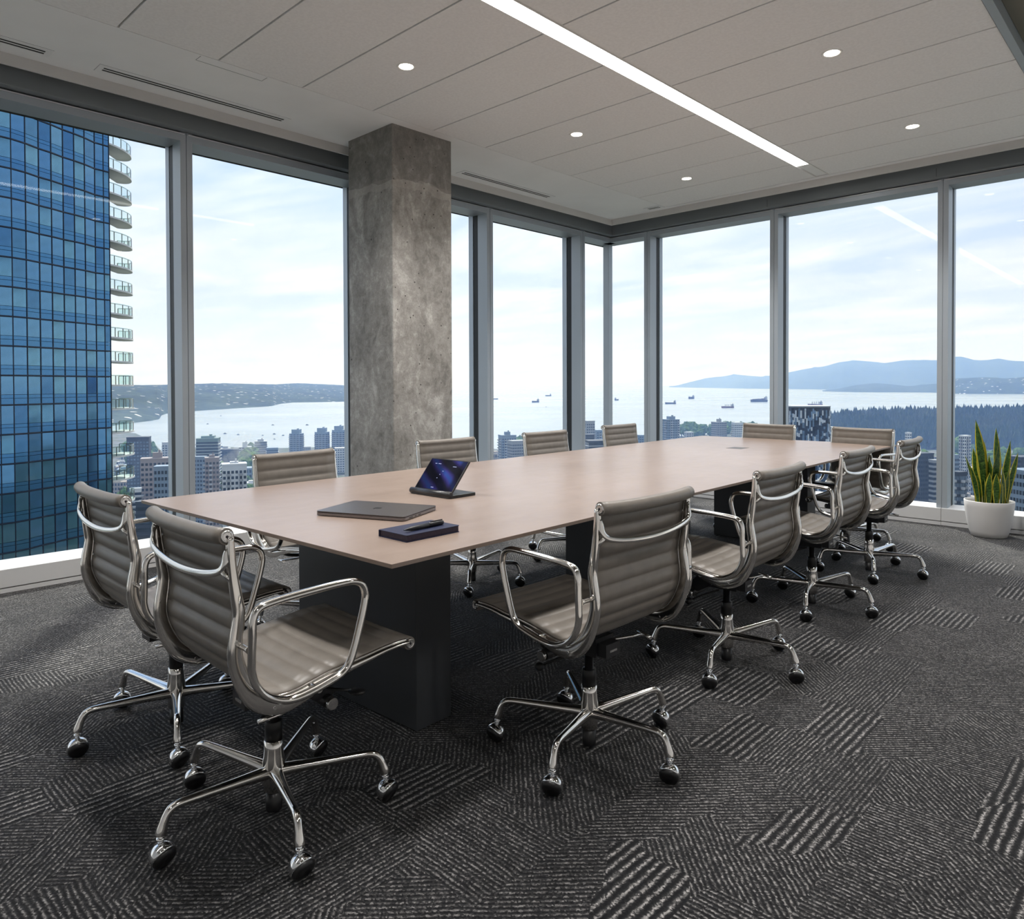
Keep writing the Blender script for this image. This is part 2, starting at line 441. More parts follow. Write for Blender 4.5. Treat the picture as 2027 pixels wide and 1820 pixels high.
MT['screw'] = mat('screw_core', (0.05, 0.045, 0.05), 0.3, metal=0.8, noise=(90.0, 0.1, 2))
MT['capring'] = mat('brushed_cap', (0.72, 0.70, 0.68), 0.22, metal=1.0, noise=(90.0, 0.06, 2))
MT['pot'] = mat('white_planter', (0.66, 0.645, 0.63), 0.45, noise=(3.0, 0.015, 2))
MT['soil'] = mat('potting_soil', (0.10, 0.085, 0.065), 0.95, noise=(60.0, 0.5, 4), bump=(70.0, 0.8, 0.01))
MT['strip'] = mat('led_diffuser', (0.9, 0.9, 0.88), 0.5, emit=(1.0, 0.965, 0.92), estr=STRIP_EMIT, noise=(3.0, 0.01, 1))
MT['lens'] = mat('downlight_lens', (0.9, 0.88, 0.84), 0.5, emit=(1.0, 0.88, 0.74), estr=SPOT_EMIT, noise=(9.0, 0.01, 1))
MT['trimw'] = mat('white_light_trim', (0.80, 0.79, 0.77), 0.4, noise=(9.0, 0.02, 2))
MT['vent'] = mat('slot_vent_white', (0.84, 0.84, 0.84), 0.5, noise=(9.0, 0.02, 2))
MT['laptop'] = mat('space_grey_aluminium', (0.105, 0.096, 0.096), 0.36, metal=0.75, noise=(200.0, 0.05, 2))
MT['laptop_edge'] = mat('laptop_edge', (0.22, 0.20, 0.20), 0.35, metal=0.8, noise=(200.0, 0.04, 2))
MT['logo'] = mat('black_mirror_emblem', (0.003, 0.003, 0.004), 0.35, noise=(90.0, 0.1, 1))
MT['navy'] = mat('navy_cover', (0.007, 0.012, 0.042), 0.42, noise=(120.0, 0.12, 3), bump=(500.0, 0.1, 0.001))
MT['pages'] = mat('navy_edged_pages', (0.028, 0.020, 0.042), 0.6, noise=(150.0, 0.2, 2))
MT['ink'] = mat('black_pen', (0.010, 0.010, 0.012), 0.35, noise=(90.0, 0.1, 2))
MT['hatch'] = mat('bronze_hatch', (0.075, 0.062, 0.05), 0.4, metal=0.4, noise=(40.0, 0.06, 2))

# ------------------------------------------------------------------ room shell
ZC = 3.08
XS, YS = -5.036, 6.950            # front faces of the two window sills
XM, YM = -5.060, 6.970            # front faces of the mullions
XG, YG = -5.250, 7.155            # glass
XB, YB, XE = -5.45, -2.2, 2.2     # outer limits

m = MB(); m.box(XG-0.20, 0.30, YB, YG+0.20, -0.30, 0.0)
floor = struct(m.obj('floor', MT['carpet']))

m = MB(); m.box(0.30, XE, YB, YG+0.20, -0.30, 0.0); struct(m.obj('floor_passage_bounce', mat('pale_bounce_floor', (0.52, 0.50, 0.48), 0.5, noise=(2.0, 0.05, 4))))  # unseen pale floor, added to bounce light up into the room
ceiling = MB()
ceiling.box(XG-0.25, XE, YB, YG+0.25, 3.30, 3.45, 1)
# perimeter plasterboard at the left and in front of the far window
ceiling.box(-4.876, -4.122, YB, 6.735, ZC, ZC+0.02, 0)
ceiling.box(-4.122, -0.78, 6.668, 6.735, ZC, ZC+0.02, 0)
ceiling.box(-4.14, -4.122, YB, 6.668, ZC+0.02, 3.30, 1)
ceiling.box(-4.12, -0.80, YB, 6.66, ZC+0.030, ZC+0.045, 2)   # dark backing seen in the joints
ceil = struct(ceiling.obj('ceiling', [MT['ceil'], MT['white'], MT['void']]))
JY = [1.3265+0.5347*k for k in range(-6, 10)]+[6.660]
gap = 0.011
pm = {}
for a, b in zip(JY[:-1], JY[1:]):
    for x0, x1 in ((-4.118, -2.562), (-2.438, -0.803)):
        w = MB(); w.box(x0, x1, a+gap/2, b-gap/2, ZC, ZC+0.022)
        w.obj('panel', MT['panel'], ceil, bevel=0.002)
m = MB()
m.box(-2.566, -2.562, YB, 6.66, ZC, ZC+0.03); m.box(-2.438, -2.434, YB, 6.66, ZC, ZC+0.03)
m.obj('light_slot_trim', MT['trimw'], ceil)
# fascia strips that drop from the ceiling edge in front of the blind pockets
m = MB(); m.box(-4.890, -4.876, YB, 6.735, 3.0155, 3.30); struct(m.obj('trim_1', MT['fascia']))
m = MB(); m.box(-4.890, XE, 6.735, 6.749, 3.0155, 3.30); struct(m.obj('trim_2', MT['fascia']))
# aluminium track and the darker soffit of the passage to the right
m = MB(); m.box(-0.797, -0.757, YB, 6.735, ZC-0.012, ZC+0.10); struct(m.obj('trim_3', MT['frame'], bevel=0.002))
m = MB(); m.box(-0.755, XE, YB, 6.735, ZC+0.06, ZC+0.12); struct(m.obj('ceiling_passage', MT['olive']))
# access hatch line in the plasterboard
m = MB()
for (x0, x1, y0, y1) in ((-4.205, -4.203, 1.765, 2.17), (-4.205, -4.135, 1.765, 1.767), (-4.205, -4.135, 2.168, 2.17)):
    m.box(x0, x1, y0, y1, ZC-0.0012, ZC)
m.obj('access_panel_joint', MT['blind'], ceil)

# blind pockets: grey plates, outer spandrels
m = MB(); m.box(-5.10, -4.99, YB, 7.06, 2.940, 3.30)
struct(m.obj('trim_4', MT['blind'], bevel=0.006))
m = MB(); m.box(-4.99, XE, 6.895, 7.00, 2.940, 3.30)
struct(m.obj('trim_5', MT['blind'], bevel=0.006))
m = MB(); m.box(XG-0.20, -5.10, YB, YG+0.20, 2.925, 3.30); struct(m.obj('wall_left', MT['void']))
m = MB(); m.box(-5.10, XE, 7.00, YG+0.20, 2.925, 3.30); struct(m.obj('wall_front', MT['void']))
m = MB(); m.box(-5.45, XE, YB-0.1, YB, -0.3, 3.45); struct(m.obj('wall_back', MT['white']))
m = MB(); m.box(XE, XE+0.1, YB-0.1, YG+0.2, -0.3, 3.45); struct(m.obj('wall_right', MT['white']))
# seams in the plates over the right-hand mullions
m = MB()
for x in (-3.12, -1.645): m.box(x-0.001, x+0.001, 6.8942, 6.896, 2.95, 3.02)
m.obj('plate_joint', MT['void'], bpy.data.objects['trim_5'])

m = MB(); m.box(XG-0.15, 45, -45, YG+0.15, -106.0, -0.305); struct(m.obj('wall_below', mat('own_tower_facade', (0.03, 0.045, 0.06), 0.2, noise=(0.3, 0.2, 3))))

# windows: bays between mullions
HB, HT = 2.880, 2.924         # window head
MW = 0.082
LMULL = [2.014+1.4605*k for k in range(-2, 4)]          # front-left edges of the mullions on the left wall (y)
RMULL = [-4.599+1.474*k for k in range(0, 5)]           # mullions on the far wall (x)
def left_bay(n, y0, y1, mull=True):
    """bay from the end of one mullion (y0) to the start of the next (y1); owns the mullion at y1"""
    f = MB()
    f.box(XG-0.02, XM, y0, y1, HB, HT)                      # head
    if mull:
        f.box(XG+0.06, XM, y1, y1+MW/2-0.002, 0.12, HT+0.02)      # two half mullions with a groove
        f.box(XG+0.06, XM, y1+MW/2+0.002, y1+MW, 0.12, HT+0.02)
        f.box(XG+0.06, XM-0.008, y1+MW/2-0.003, y1+MW/2+0.003, 0.12, HT)
    w = struct(f.obj('window_%d' % n, MT['frame']))
    if mull:
        g = MB(); g.box(XG-0.004, XG+0.062, y1+0.004, y1+MW-0.004, 0.12, HB); g.obj('gasket', MT['gasket'], w)
        c = MB(); c.box(XG-0.075, XG-0.014, y1+0.002, y1+MW-0.002, -0.3, HB+0.3); c.obj('outer_cap', MT['cap'], w)
    g = MB(); g.box(XG-0.012, XG, y0-0.01, y1+0.01, 0.10, HB+0.005); g.obj('pane', MT['glass'], w)
    s = MB()
    s.add([(XG-0.02,y0-MW/2+0.001,0.0),(XS,y0-MW/2+0.001,0.030),(XS,y0-MW/2+0.001,0.137),(XG-0.02,y0-MW/2+0.001,0.150),
           (XG-0.02,y1+MW/2-0.001,0.0),(XS,y1+MW/2-0.001,0.030),(XS,y1+MW/2-0.001,0.137),(XG-0.02,y1+MW/2-0.001,0.150)],
          [(0,1,2,3),(4,7,6,5),(0,4,5,1),(1,5,6,2),(2,6,7,3),(3,7,4,0)])
    s.obj('sill', MT['sill'], w, bevel=0.003)
    b = MB(); b.box(XG, XS+0.002, y0-MW/2+0.001, y1+MW/2-0.001, 0.0, 0.024); b.obj('sill_base', MT['sill'], w)
    h = MB(); h.box(XM-0.012, XM+0.010, y0+0.012-MW/2, y1-0.012+MW/2, 2.9245, 2.9325); h.obj('blind_hem_bar', MT['hem'], w, bevel=0.002)
    r = MB(); r.lathe([(0.028, y0+0.03), (0.028, y1-0.03)], 14, (-5.125, 0, 2.975), 'y'); 
    return w
def right_bay(n, x0, x1, mull=True):
    """bay from the end of one mullion (x0) to the start of the next (x1); owns the mullion at x1"""
    f = MB()
    f.box(x0, x1, YM, YG+0.02, HB, HT)
    if mull:
        f.box(x1, x1+MW/2-0.002, YM, YG-0.06, 0.12, HT+0.02)
        f.box(x1+MW/2+0.002, x1+MW, YM, YG-0.06, 0.12, HT+0.02)
        f.box(x1+MW/2-0.003, x1+MW/2+0.003, YM+0.008, YG-0.06, 0.12, HT)
    w = struct(f.obj('window_%d' % n, MT['frame']))
    if mull:
        g = MB(); g.box(x1+0.004, x1+MW-0.004, YG-0.062, YG+0.004, 0.12, HB); g.obj('gasket', MT['gasket'], w)
        c = MB(); c.box(x1+0.002, x1+MW-0.002, YG+0.014, YG+0.075, -0.3, HB+0.3); c.obj('outer_cap', MT['cap'], w)
    g = MB(); g.box(x0-0.01, x1+0.01, YG, YG+0.012, 0.10, HB+0.005); g.obj('pane', MT['glass'], w)
    s = MB()
    a, b_ = x0-MW/2+0.001, x1+MW/2-0.001
    s.add([(a,YG+0.02,0.0),(a,YS,0.034),(a,YS,0.143),(a,YG+0.02,0.152),(b_,YG+0.02,0.0),(b_,YS,0.034),(b_,YS,0.143),(b_,YG+0.02,0.152)],
          [(0,1,2,3),(4,7,6,5),(0,4,5,1),(1,5,6,2),(2,6,7,3),(3,7,4,0)])
    s.obj('sill', MT['sill'], w, bevel=0.003)
    b = MB(); b.box(a, b_, YS-0.002, YG, 0.0, 0.028); b.obj('sill_base', MT['sill'], w)
    h = MB(); h.box(x0+0.012-MW/2, x1-0.012+MW/2, YM-0.010, YM+0.012, 2.9245, 2.9325); h.obj('blind_hem_bar', MT['hem'], w, bevel=0.002)
    return w
n = 1
ys = [YB-MW]+LMULL
for i in range(len(ys)-1):
    left_bay(n, ys[i]+MW, ys[i+1]); n += 1
left_bay(n, LMULL[-1]+MW, YG-0.08, False); n += 1
right_bay(n, XG+0.08, RMULL[0]); n += 1
for i in range(len(RMULL)-1):
    right_bay(n, RMULL[i]+MW, RMULL[i+1]); n += 1
right_bay(n, RMULL[-1]+MW, XE, False)
m = MB(); m.box(XG, XG+0.080, YG-0.080, YG, 0.0, 3.0); struct(m.obj('trim_6', MT['frame'], bevel=0.003))

# ------------------------------------------------------------------ concrete column
m = MB(); m.box(-4.766, -4.208, 3.161, 3.724, 0.0, ZC+0.015)
col = m.obj('concrete_column', MT['concrete'], bevel=0.008)
tag(col, 'square raw concrete column rising from floor to ceiling by the left windows', 'column')

# ------------------------------------------------------------------ ceiling lights and vents
lt = empty('linear_light', (-2.5, 3.0, ZC)); tag(lt, 'long glowing white linear light recessed in the ceiling over the table', 'ceiling light')
m = MB(); m.box(-0.0535, 0.0535, YB-3.0+0.02, 3.215, -0.001, 0.012); m.obj('diffuser', MT['strip'], lt)
m = MB()
m.box(-0.062, -0.0545, YB-3.0, 3.655, -0.004, 0.040); m.box(0.0545, 0.062, YB-3.0, 3.655, -0.004, 0.040); m.box(-0.062, 0.062, YB-3.0, 3.655, 0.030, 0.045)
m.obj('housing', MT['trimw'], lt)
m = MB(); m.box(-0.050, 0.0545, 3.218, 3.650, 0.006, 0.014); m.obj('blank_cover', MT['vent'], lt)
SPOTS = [(-3.408, 2.665, 'nearest of the three left of the linear light'), (-3.410, 4.268, 'middle one of the three left of the linear light'),
         (-3.420, 5.879, 'farthest of the three left of the linear light'), (-1.540, 4.240, 'nearer of the two right of the linear light'),
         (-1.552, 5.853, 'farther of the two right of the linear light'), (-1.540, 2.640, None), (-3.41, 1.06, None), (-1.54, 1.04, None), (0.7, 3.6, 'far one of three unseen fill lamps added over the passage'), (0.7, 1.4, 'middle one of three unseen fill lamps added over the passage'), (0.7, -0.8, 'rear one of three unseen fill lamps added over the passage')]  # last three are unseen, added over the passage to light the chair backs
base_spot = None
BACKSPOT = ['nearest the passage, out of view behind', 'over the near left corner, out of view', 'right of the linear light, just above the picture']
for x, y, lb in SPOTS:
    if base_spot is None:
        s = empty('recessed_downlight', (x, y, ZC))
        m = MB(); m.lathe([(0.040, 0.001), (0.052, -0.004), (0.056, -0.003), (0.057, 0.001)], 28, cap0=False, cap1=False); m.obj('trim_ring', MT['trimw'], s)
        m = MB(); m.lathe([(0.0405, -0.0015), (0.0405, 0.002)], 28); m.obj('lens', MT['lens'], s)
        base_spot = s
    else:
        s = copy_tree(base_spot); s.location = (x, y, ZC if x < 0 else ZC+0.06)
    sd_ = bpy.data.lights.new('downlight_beam', 'SPOT'); sd_.energy = SPOT_W if x < 0 else SPOT_W*0.55; sd_.spot_size = R(125); sd_.spot_blend = 0.9; sd_.shadow_soft_size = 0.10; sd_.color = (1.0, 0.975, 0.945)
    sp_ = bpy.data.objects.new('downlight_beam', sd_); COL.objects.link(sp_); sp_.location = (x, y, ZC-0.02)
    tag(s, 'small round glowing recessed downlight, '+(lb or BACKSPOT.pop()), 'ceiling light', 'recessed downlights')

def vent(cx, cy, length, width, rz, label):
    v = empty('slot_vent', (cx, cy, ZC), rz); tag(v, label, 'air vent', 'slot vents in the ceiling')
    L, W = length/2, width/2
    m = MB()
    m.box(-W, W, -L, -L+0.03, -0.004, 0.004); m.box(-W, W, L-0.03, L, -0.004, 0.004)
    L2 = L-0.0305
    m.box(-W, -0.027, -L2, L2, -0.004, 0.004); m.box(0.027, W, -L2, L2, -0.004, 0.004); m.box(-0.005, 0.005, -L2, L2, -0.004, 0.004)
    m.obj('frame', MT['vent'], v)
    m = MB(); m.box(-0.028, 0.028, -L+0.028, L-0.028, -0.0015, 0.001)
    m.obj('slot', MT['void'], v)
    e = MB()
    e.box(-W-0.0015, W+0.0015, -L-0.0015, L+0.0015, -0.0008, 0.001); e.obj('joint', MT['blind'], v)
vent(-4.715, 0.560, 1.215, 0.115, 0, 'white linear slot vent cut off at the left edge of the picture')
vent(-4.712, 2.010, 1.215, 0.115, 0, 'white linear slot vent in the ceiling left of the concrete column')
vent(-4.735, 4.902, 1.215, 0.115, 0, 'white linear slot vent in the ceiling right of the concrete column')
vent(-4.230, 6.600, 0.200, 0.105, R(90), 'short white slot vent in the ceiling at the far corner')

# ------------------------------------------------------------------ conference table
TR = R(2.03); TC = (-2.391, 3.512)
tb = empty('conference_table', (TC[0], TC[1], 0), TR)
tag(tb, 'long taupe stone topped conference table on dark pedestals in the middle of the room', 'table')
m = MB(); m.box(-0.798, 0.798, -2.418, 2.418, 0.728, 0.740); top = m.obj('tabletop', MT['table'], tb, bevel=0.0012)
m = MB(); m.box(-0.70, 0.70, -2.30, 2.30, 0.708, 0.727); m.obj('underframe', MT['pedestal'], tb)
for y in (-1.885, -0.085, 1.855):
    m = MB(); m.box(-0.368, 0.366, y-0.082, y+0.082, 0.004, 0.708); p = m.obj('pedestal', MT['pedestal'], tb, bevel=0.0025)
    m = MB(); m.box(-0.355, 0.353, y-0.070, y+0.070, 0.0, 0.004); m.obj('glide_plinth', MT['black'], p)
m = MB(); m.box(-0.060, 0.055, 1.335, 1.475, 0.7385, 0.7408); m.obj('cable_hatch', MT['hatch'], tb)

# laptop
lp = empty('laptop', (-2.161, 1.548, 0.740), R(23)); tag(lp, 'closed dark grey laptop lying on the table beside the navy notebook', 'laptop')
def rrect(w, h, r, n=6):
    pts = []
    for cx, cy, a0 in ((w/2-r, h/2-r, 0), (-w/2+r, h/2-r, 90), (-w/2+r, -h/2+r, 180), (w/2-r, -h/2+r, 270)):
        for i in range(n+1):
            a = R(a0+90*i/n); pts.append((cx+r*cos(a), cy+r*sin(a)))
    return pts
m = MB(); m.prism(rrect(0.356, 0.249, 0.014), 0.0022, 0.0118); b = m.obj('base', MT['laptop_edge'], lp, bevel=0.001)
m = MB()
for x in (-0.085, -0.095): pass
m.box(-0.040, 0.040, -0.1250, -0.1235, 0.0095, 0.0120); m.obj('thumb_notch', MT['laptop_edge'], b)
m = MB(); m.box(0.1772, 0.1785, -0.085, -0.062, 0.0050, 0.0095); m.box(0.1772, 0.1785, -0.045, -0.035, 0.0055, 0.0090); m.box(0.1772, 0.1785, -0.020, -0.004, 0.0050, 0.0092); m.obj('port', MT['black'], b)
m = MB(); m.prism(rrect(0.356, 0.249, 0.014), 0.0128, 0.0172); lid = m.obj('lid', MT['laptop'], lp, bevel=0.0012)
for x in (-0.14, 0.14):
    for y in (-0.09, 0.09):
        m = MB(); m.lathe([(0.010, 0.0), (0.009, 0.0024)], 12, (x, y, 0)); m.obj('foot', MT['black'], lp)
def fruit():
    pts = []
    for i in range(40):
        a = 2*pi*i/40
        r = 0.0155*(1+0.05*cos(2*a)) ; x = r*cos(a)*0.98; y = r*sin(a)
        if abs(x) < 0.006: y -= (0.0028 if y > 0 else -0.0018)*(1-abs(x)/0.006)
        d = hypot(x-0.0185, y-0.0015)
        if d < 0.0085: x = 0.0185-0.0085*(0.0185-x)/max(d, 1e-5); y = 0.0015+(y-0.0015)*0.0085/max(d, 1e-5)
        pts.append((x, y))
    return pts
m = MB(); m.prism(fruit(), 0.0170, 0.0175)
m.prism([(0.0002+0.0062*t*cos(R(52))+s*0.0022*sin(pi*t), 0.0165+0.0062*t+0.0*s) for t, s in ((0,0),(0.3,1),(0.6,1),(1,0),(0.6,-1),(0.3,-1))], 0.0170, 0.0175)
m.obj('emblem', MT['logo'], lid, rot=(0, 0, pi))

# notebook and pen
nb = empty('notebook', (-1.752, 1.413, 0.740), R(91)); tag(nb, 'closed navy blue notebook with a black pen on top', 'notebook')
m = MB(); m.prism(rrect(0.212, 0.136, 0.006), 0.0, 0.0022); m.obj('cover', MT['navy'], nb)
m = MB(); m.box(-0.103, 0.103, -0.0650, 0.064, 0.0022, 0.0192); m.obj('page_block', MT['pages'], nb)
m = MB(); m.prism(rrect(0.212, 0.136, 0.006), 0.0192, 0.0214); m.box(-0.106, 0.106, 0.064, 0.0680, 0.0005, 0.0205); m.obj('cover', MT['navy'], nb, bevel=0.0006)
pn = empty('pen', (-1.7275, 1.409, 0.7690), R(95)); tag(pn, 'black capped pen lying across the navy notebook', 'pen')
m = MB(); m.lathe([(0.0012, -0.083), (0.0020, -0.079), (0.0062, -0.055), (0.0072, -0.03), (0.0074, 0.02)], 16, axis='x'); m.obj('barrel', MT['ink'], pn)
m = MB(); m.lathe([(0.0076, 0.02), (0.0076, 0.078), (0.0060, 0.083)], 16, axis='x'); cp = m.obj('cap', MT['ink'], pn)
m = MB(); m.box(0.030, 0.080, -0.002, 0.002, 0.0076, 0.0100); m.obj('clip', MT['blackmetal'], cp)

# video-call tablet on its stand
tbm = NT('tablet_display')
tc = tbm.n('ShaderNodeTexCoord'); P = tc.outputs['Generated']
s_ = tbm.n('ShaderNodeSeparateXYZ'); tbm.l(P, s_.inputs[0])
w_ = tbm.n('ShaderNodeTexWave', wave_type='BANDS', bands_direction='DIAGONAL'); tbm.l(P, w_.inputs['Vector'])
w_.inputs['Scale'].default_value = 0.85; w_.inputs['Distortion'].default_value = 3.0; w_.inputs['Detail'].default_value = 1.5; w_.inputs['Detail Scale'].default_value = 0.8
c_ = tbm.ramp(w_.outputs[0], [(0.25, (0.003, 0.004, 0.014)), (0.6, (0.022, 0.018, 0.11)), (0.85, (0.05, 0.045, 0.25)), (1.0, (0.03, 0.08, 0.34))])
msk = tbm.ramp(s_.outputs[0], [(0.0, (0.25,)*3), (0.42, (0.35,)*3), (0.60, (1,)*3), (0.82, (0.8,)*3), (0.9, (0.2,)*3)])
c_ = tbm.mix(1.0, c_, msk, 'MULTIPLY')
tbm.b.inputs['Base Color'].default_value = (0.004, 0.004, 0.006, 1); tbm.b.inputs['Roughness'].default_value = 0.06
tbm.l(c_, tbm.b.inputs['Emission Color']); tbm.b.inputs['Emission Strength'].default_value = 0.5
tbm.m.name = 'tablet_display'
MT['glyph'] = mat('display_text', (0.02, 0.02, 0.02), 0.3, emit=(0.5, 0.55, 0.9), estr=0.5, noise=(90.0, 0.01, 1))
tv = empty('tablet_console', (-2.330, 1.950, 0.740), R(1)); tag(tv, 'black touch screen console on a wedge foot, showing a dark blue display', 'tablet')
m = MB(); m.prism(rrect(0.250, 0.150, 0.010), 0.0, 0.0125); m.obj('foot_plate', MT['black'], tv, bevel=0.002, loc=(0.006, 0.052, 0.0))
m = MB(); m.lathe([(0.010, -0.126), (0.0128, -0.124), (0.0128, 0.124), (0.010, 0.126)], 18, (0, -0.012, 0.0135), 'x'); m.obj('speaker_bar', MT['blackmetal'], tv)
sc = MB(); sc.box(-0.118, 0.118, -0.0045, 0.0045, 0.0, 0.158); scr = sc.obj('screen_body', MT['blackmetal'], tv, bevel=0.002, loc=(0.004, -0.002, 0.020), rot=(R(-40), 0, 0))
m = MB(); m.box(-0.1135, 0.1135, -0.0052, -0.0046, 0.005, 0.153); m.obj('display', tbm.m, scr)
m = MB()
for x, z, w in ((-0.075, 0.130, 0.012), (-0.055, 0.130, 0.018), (0.042, 0.122, 0.022), (-0.02, 0.013, 0.016), (-0.005, 0.095, 0.006), (-0.012, 0.078, 0.005), (-0.018, 0.06, 0.006)):
    m.box(x, x+w, -0.0056, -0.0052, z, z+0.0022)
m.obj('display_text', MT['glyph'], scr)['kind'] = 'stuff'
m = MB(); m.box(-0.03, 0.03, 0.012, 0.020, 0.0, 0.055); m.obj('hinge_arm', MT['black'], tv, loc=(0.0, 0.012, 0.012), rot=(R(-38), 0, 0))

# ------------------------------------------------------------------ the chair
RIBP = 0.0455
PROF = [(-0.2150,0.853),(-0.2125,0.810),(-0.2060,0.758),(-0.1965,0.705),(-0.189,0.664),(-0.191,0.630),(-0.195,0.600),(-0.196,0.566),(-0.188,0.532),
        (-0.172,0.496),(-0.150,0.464),(-0.122,0.443),(-0.090,0.435),(-0.050,0.437),(0.000,0.447),(0.055,0.457),(0.116,0.464),(0.166,0.469),(0.213,0.4745),(0.262,0.4765),(0.301,0.4755)]
prof = crom([(0, y, z) for y, z in PROF], 12)
# arc-length resample
def resample(P, step):
    out = [P[0]]; acc = 0.0; L = [0.0]
    for a, b in zip(P[:-1], P[1:]): L.append(L[-1]+(b-a).length)
    N_ = int(L[-1]/step); j = 0
    for k in range(1, N_+1):
        s = L[-1]*k/N_
        while j < len(L)-2 and L[j+1] < s: j += 1
        t = (s-L[j])/max(L[j+1]-L[j], 1e-9); out.append(P[j].lerp(P[j+1], t))
    return out
prof = resample(prof, 0.0052)
NP = len(prof)
def pnorm(i):
    t = prof[min(i+1, NP-1)]-prof[max(i-1, 0)]; t.normalize()
    return Vector((0, -t.z, t.y)) if False else Vector((0, -t.z, t.y))*(-1)   # towards the sitter (up on the seat, forward on the back)
nrm = []
for i in range(NP):
    n_ = pnorm(i)
    nrm.append(n_)
# make sure the seat normal points up
if nrm[-20].z < 0: nrm = [-q for q in nrm]
arc = [0.0]
for a, b in zip(prof[:-1], prof[1:]): arc.append(arc[-1]+(b-a).length)
SLEN = arc[-1]
nrib = round((SLEN-0.03)/RIBP)

def make_chair():
    root = empty('office_chair')
    # --- leather sling, ribbed on both faces
    XW = 0.2275; NX = 9
    def sag(s, x):
        k = max(0.0, 1-s/0.44)
        back = 0.005*k**0.7
        seat = 0.007*max(0.0, min(1.0, (s-0.40)/0.1))*max(0.0, min(1.0, (SLEN-s)/0.1))
        return (back+seat)*(1-(x/XW)**2)
    rows_f, rows_b = [], []
    for i in range(2, NP-2):
        s = arc[i]; ph = ((s-0.022)/(SLEN-0.044))*nrib
        rib = abs(sin(pi*ph))**0.55
        rf, rbk = [], []
        for j in range(NX):
            x = -XW+2*XW*j/(NX-1)
            edge = min(1.0, (XW-abs(x))/0.02+0.25)
            c = prof[i]-nrm[i]*sag(s, x)
            rf.append(tuple(c+nrm[i]*(0.0012+0.0050*rib*edge)+Vector((x,0,0))))
            rbk.append(tuple(c-nrm[i]*(0.0012+0.0098*rib*edge)+Vector((x,0,0))))
        rows_f.append(rf); rows_b.append(rbk)
    loops = [f+list(reversed(b)) for f, b in zip(rows_f, rows_b)]
    m = MB(); m.grid(loops, 0, True, closed=True)
    # rolled ends
    ROLL = ((Vector((0, -0.2335, 0.8480)), 1, 0.0200), (Vector((0, 0.3010, 0.4585)), 0, 0.0185))
    for c0, tp, r in ROLL:
        path = []
        for j in range(17):
            x = -0.232+0.464*j/16
            path.append(c0+Vector((x, 0, 0))+(Vector((0, -1, -0.35))*0.013*(1-abs(x/0.232)**3) if tp else Vector((0, 0, -0.003*(1-(x/0.232)**2)))))
        m.tube(path, r, 18, up=(0, 0.3, 1))
    sling = m.obj('sling', MT['leather'], root, fix=True)
    # discs closing the rolls
    cm = MB(); cm.lathe([(0.0152, 0.0), (0.0152, 0.003), (0.0135, 0.0048), (0.0105, 0.0048), (0.0098, 0.0038)], 24, axis='x', cap1=True)
    cap_me = cm.mesh('end_cap', MT['capring'])
    dm = MB(); dm.lathe([(0.0034, 0.0030), (0.0034, 0.0044)], 12, axis='x'); dot_me = dm.mesh('cap_screw', MT['screw'])
    for c0, tp, r in ROLL:
        for sg in (1, -1):
            e = bpy.data.objects.new('end_cap', cap_me); COL.objects.link(e); e.parent = root
            e.location = c0+Vector((sg*0.2325, 0, 0)); e.rotation_euler = (0, 0, 0 if sg > 0 else pi)
            if not tp: e.scale = (1, 0.95, 0.95)
            d = bpy.data.objects.new('cap_screw', dot_me); COL.objects.link(d); d.parent = e
    # --- side rails
    sec = []
    for k in range(16):
        a = 2*pi*k/16; ca, sa = cos(a), sin(a)
        sec.append((math.copysign(abs(ca)**0.6, ca), math.copysign(abs(sa)**0.6, sa)))
    def dep(s):
        ks = [(0.0,0.013),(0.04,0.016),(0.10,0.020),(0.18,0.026),(0.26,0.030),(0.34,0.038),(0.41,0.046),(0.47,0.043),(0.55,0.030),(0.65,0.020),(0.75,0.013),(SLEN,0.009)]
        for (a, va), (b, vb) in zip(ks[:-1], ks[1:]):
            if s <= b: return va+(vb-va)*(s-a)/(b-a)
        return ks[-1][1]
    rail_me = None
    for sg in (1, -1):
        path, rad = [], []
        for i in range(1, NP-1, 2):
            d = dep(arc[i])
            path.append(prof[i]-nrm[i]*(0.0055+d/2)+Vector((0.2345*sg, 0, 0))); rad.append((d/2, 0.0105))
        m = MB(); m.tube(path, rad, 16, up=(1, 0, 0), sec=sec)
        rail = m.obj('side_rail', MT['alu'], root)
        # fluted inner lip holding the leather
        m = MB(); m.tube([prof[i]-nrm[i]*0.0045+Vector((0.2295*sg, 0, 0)) for i in range(1, NP-1, 2)], 0.0030, 8, up=(1, 0, 0)); m.obj('rail_lip', MT['alu'], rail)
        for i in (int(NP*0.30), int(NP*0.52)):
            m = MB()
            d = dep(arc[i]); c = prof[i]-nrm[i]*(0.005+d*0.55)
            m.lathe([(0.0048, -0.0118), (0.0048, 0.0118)], 10, (0.2345*sg, c.y, c.z), 'x')
            m.obj('rail_screw', MT['capring'], rail)
    # --- armrests
    ARM = [(-0.1965,0.655),(-0.1985,0.610),(-0.200,0.566),(-0.200,0.534),(-0.190,0.500),(-0.167,0.468),(-0.132,0.447),(-0.095,0.438),(-0.050,0.441),(0.002,0.451),
           (0.040,0.462),(0.063,0.482),(0.078,0.515),(0.093,0.562),(0.107,0.612),(0.1135,0.650),(0.103,0.679),(0.077,0.692),(0.040,0.694),(-0.016,0.693),(-0.093,0.690),(-0.150,0.686),(-0.182,0.679)]
    for sg in (1, -1):
        path = crom([(0.2865*sg, y, z) for y, z in ARM], 4, closed=True)
        m = MB(); m.tube(path, (0.0095, 0.0115), 12, closed=True, up=(1, 0, 0))
        for y, z in ((-0.2045, 0.585), (-0.020, 0.436)):
            m.lathe([(0.0078, 0.2370*sg), (0.0068, 0.252*sg), (0.0068, 0.272*sg), (0.0085, 0.282*sg)], 12, (0, y, z), 'x')
        m.obj('armrest', MT['alu'], root)
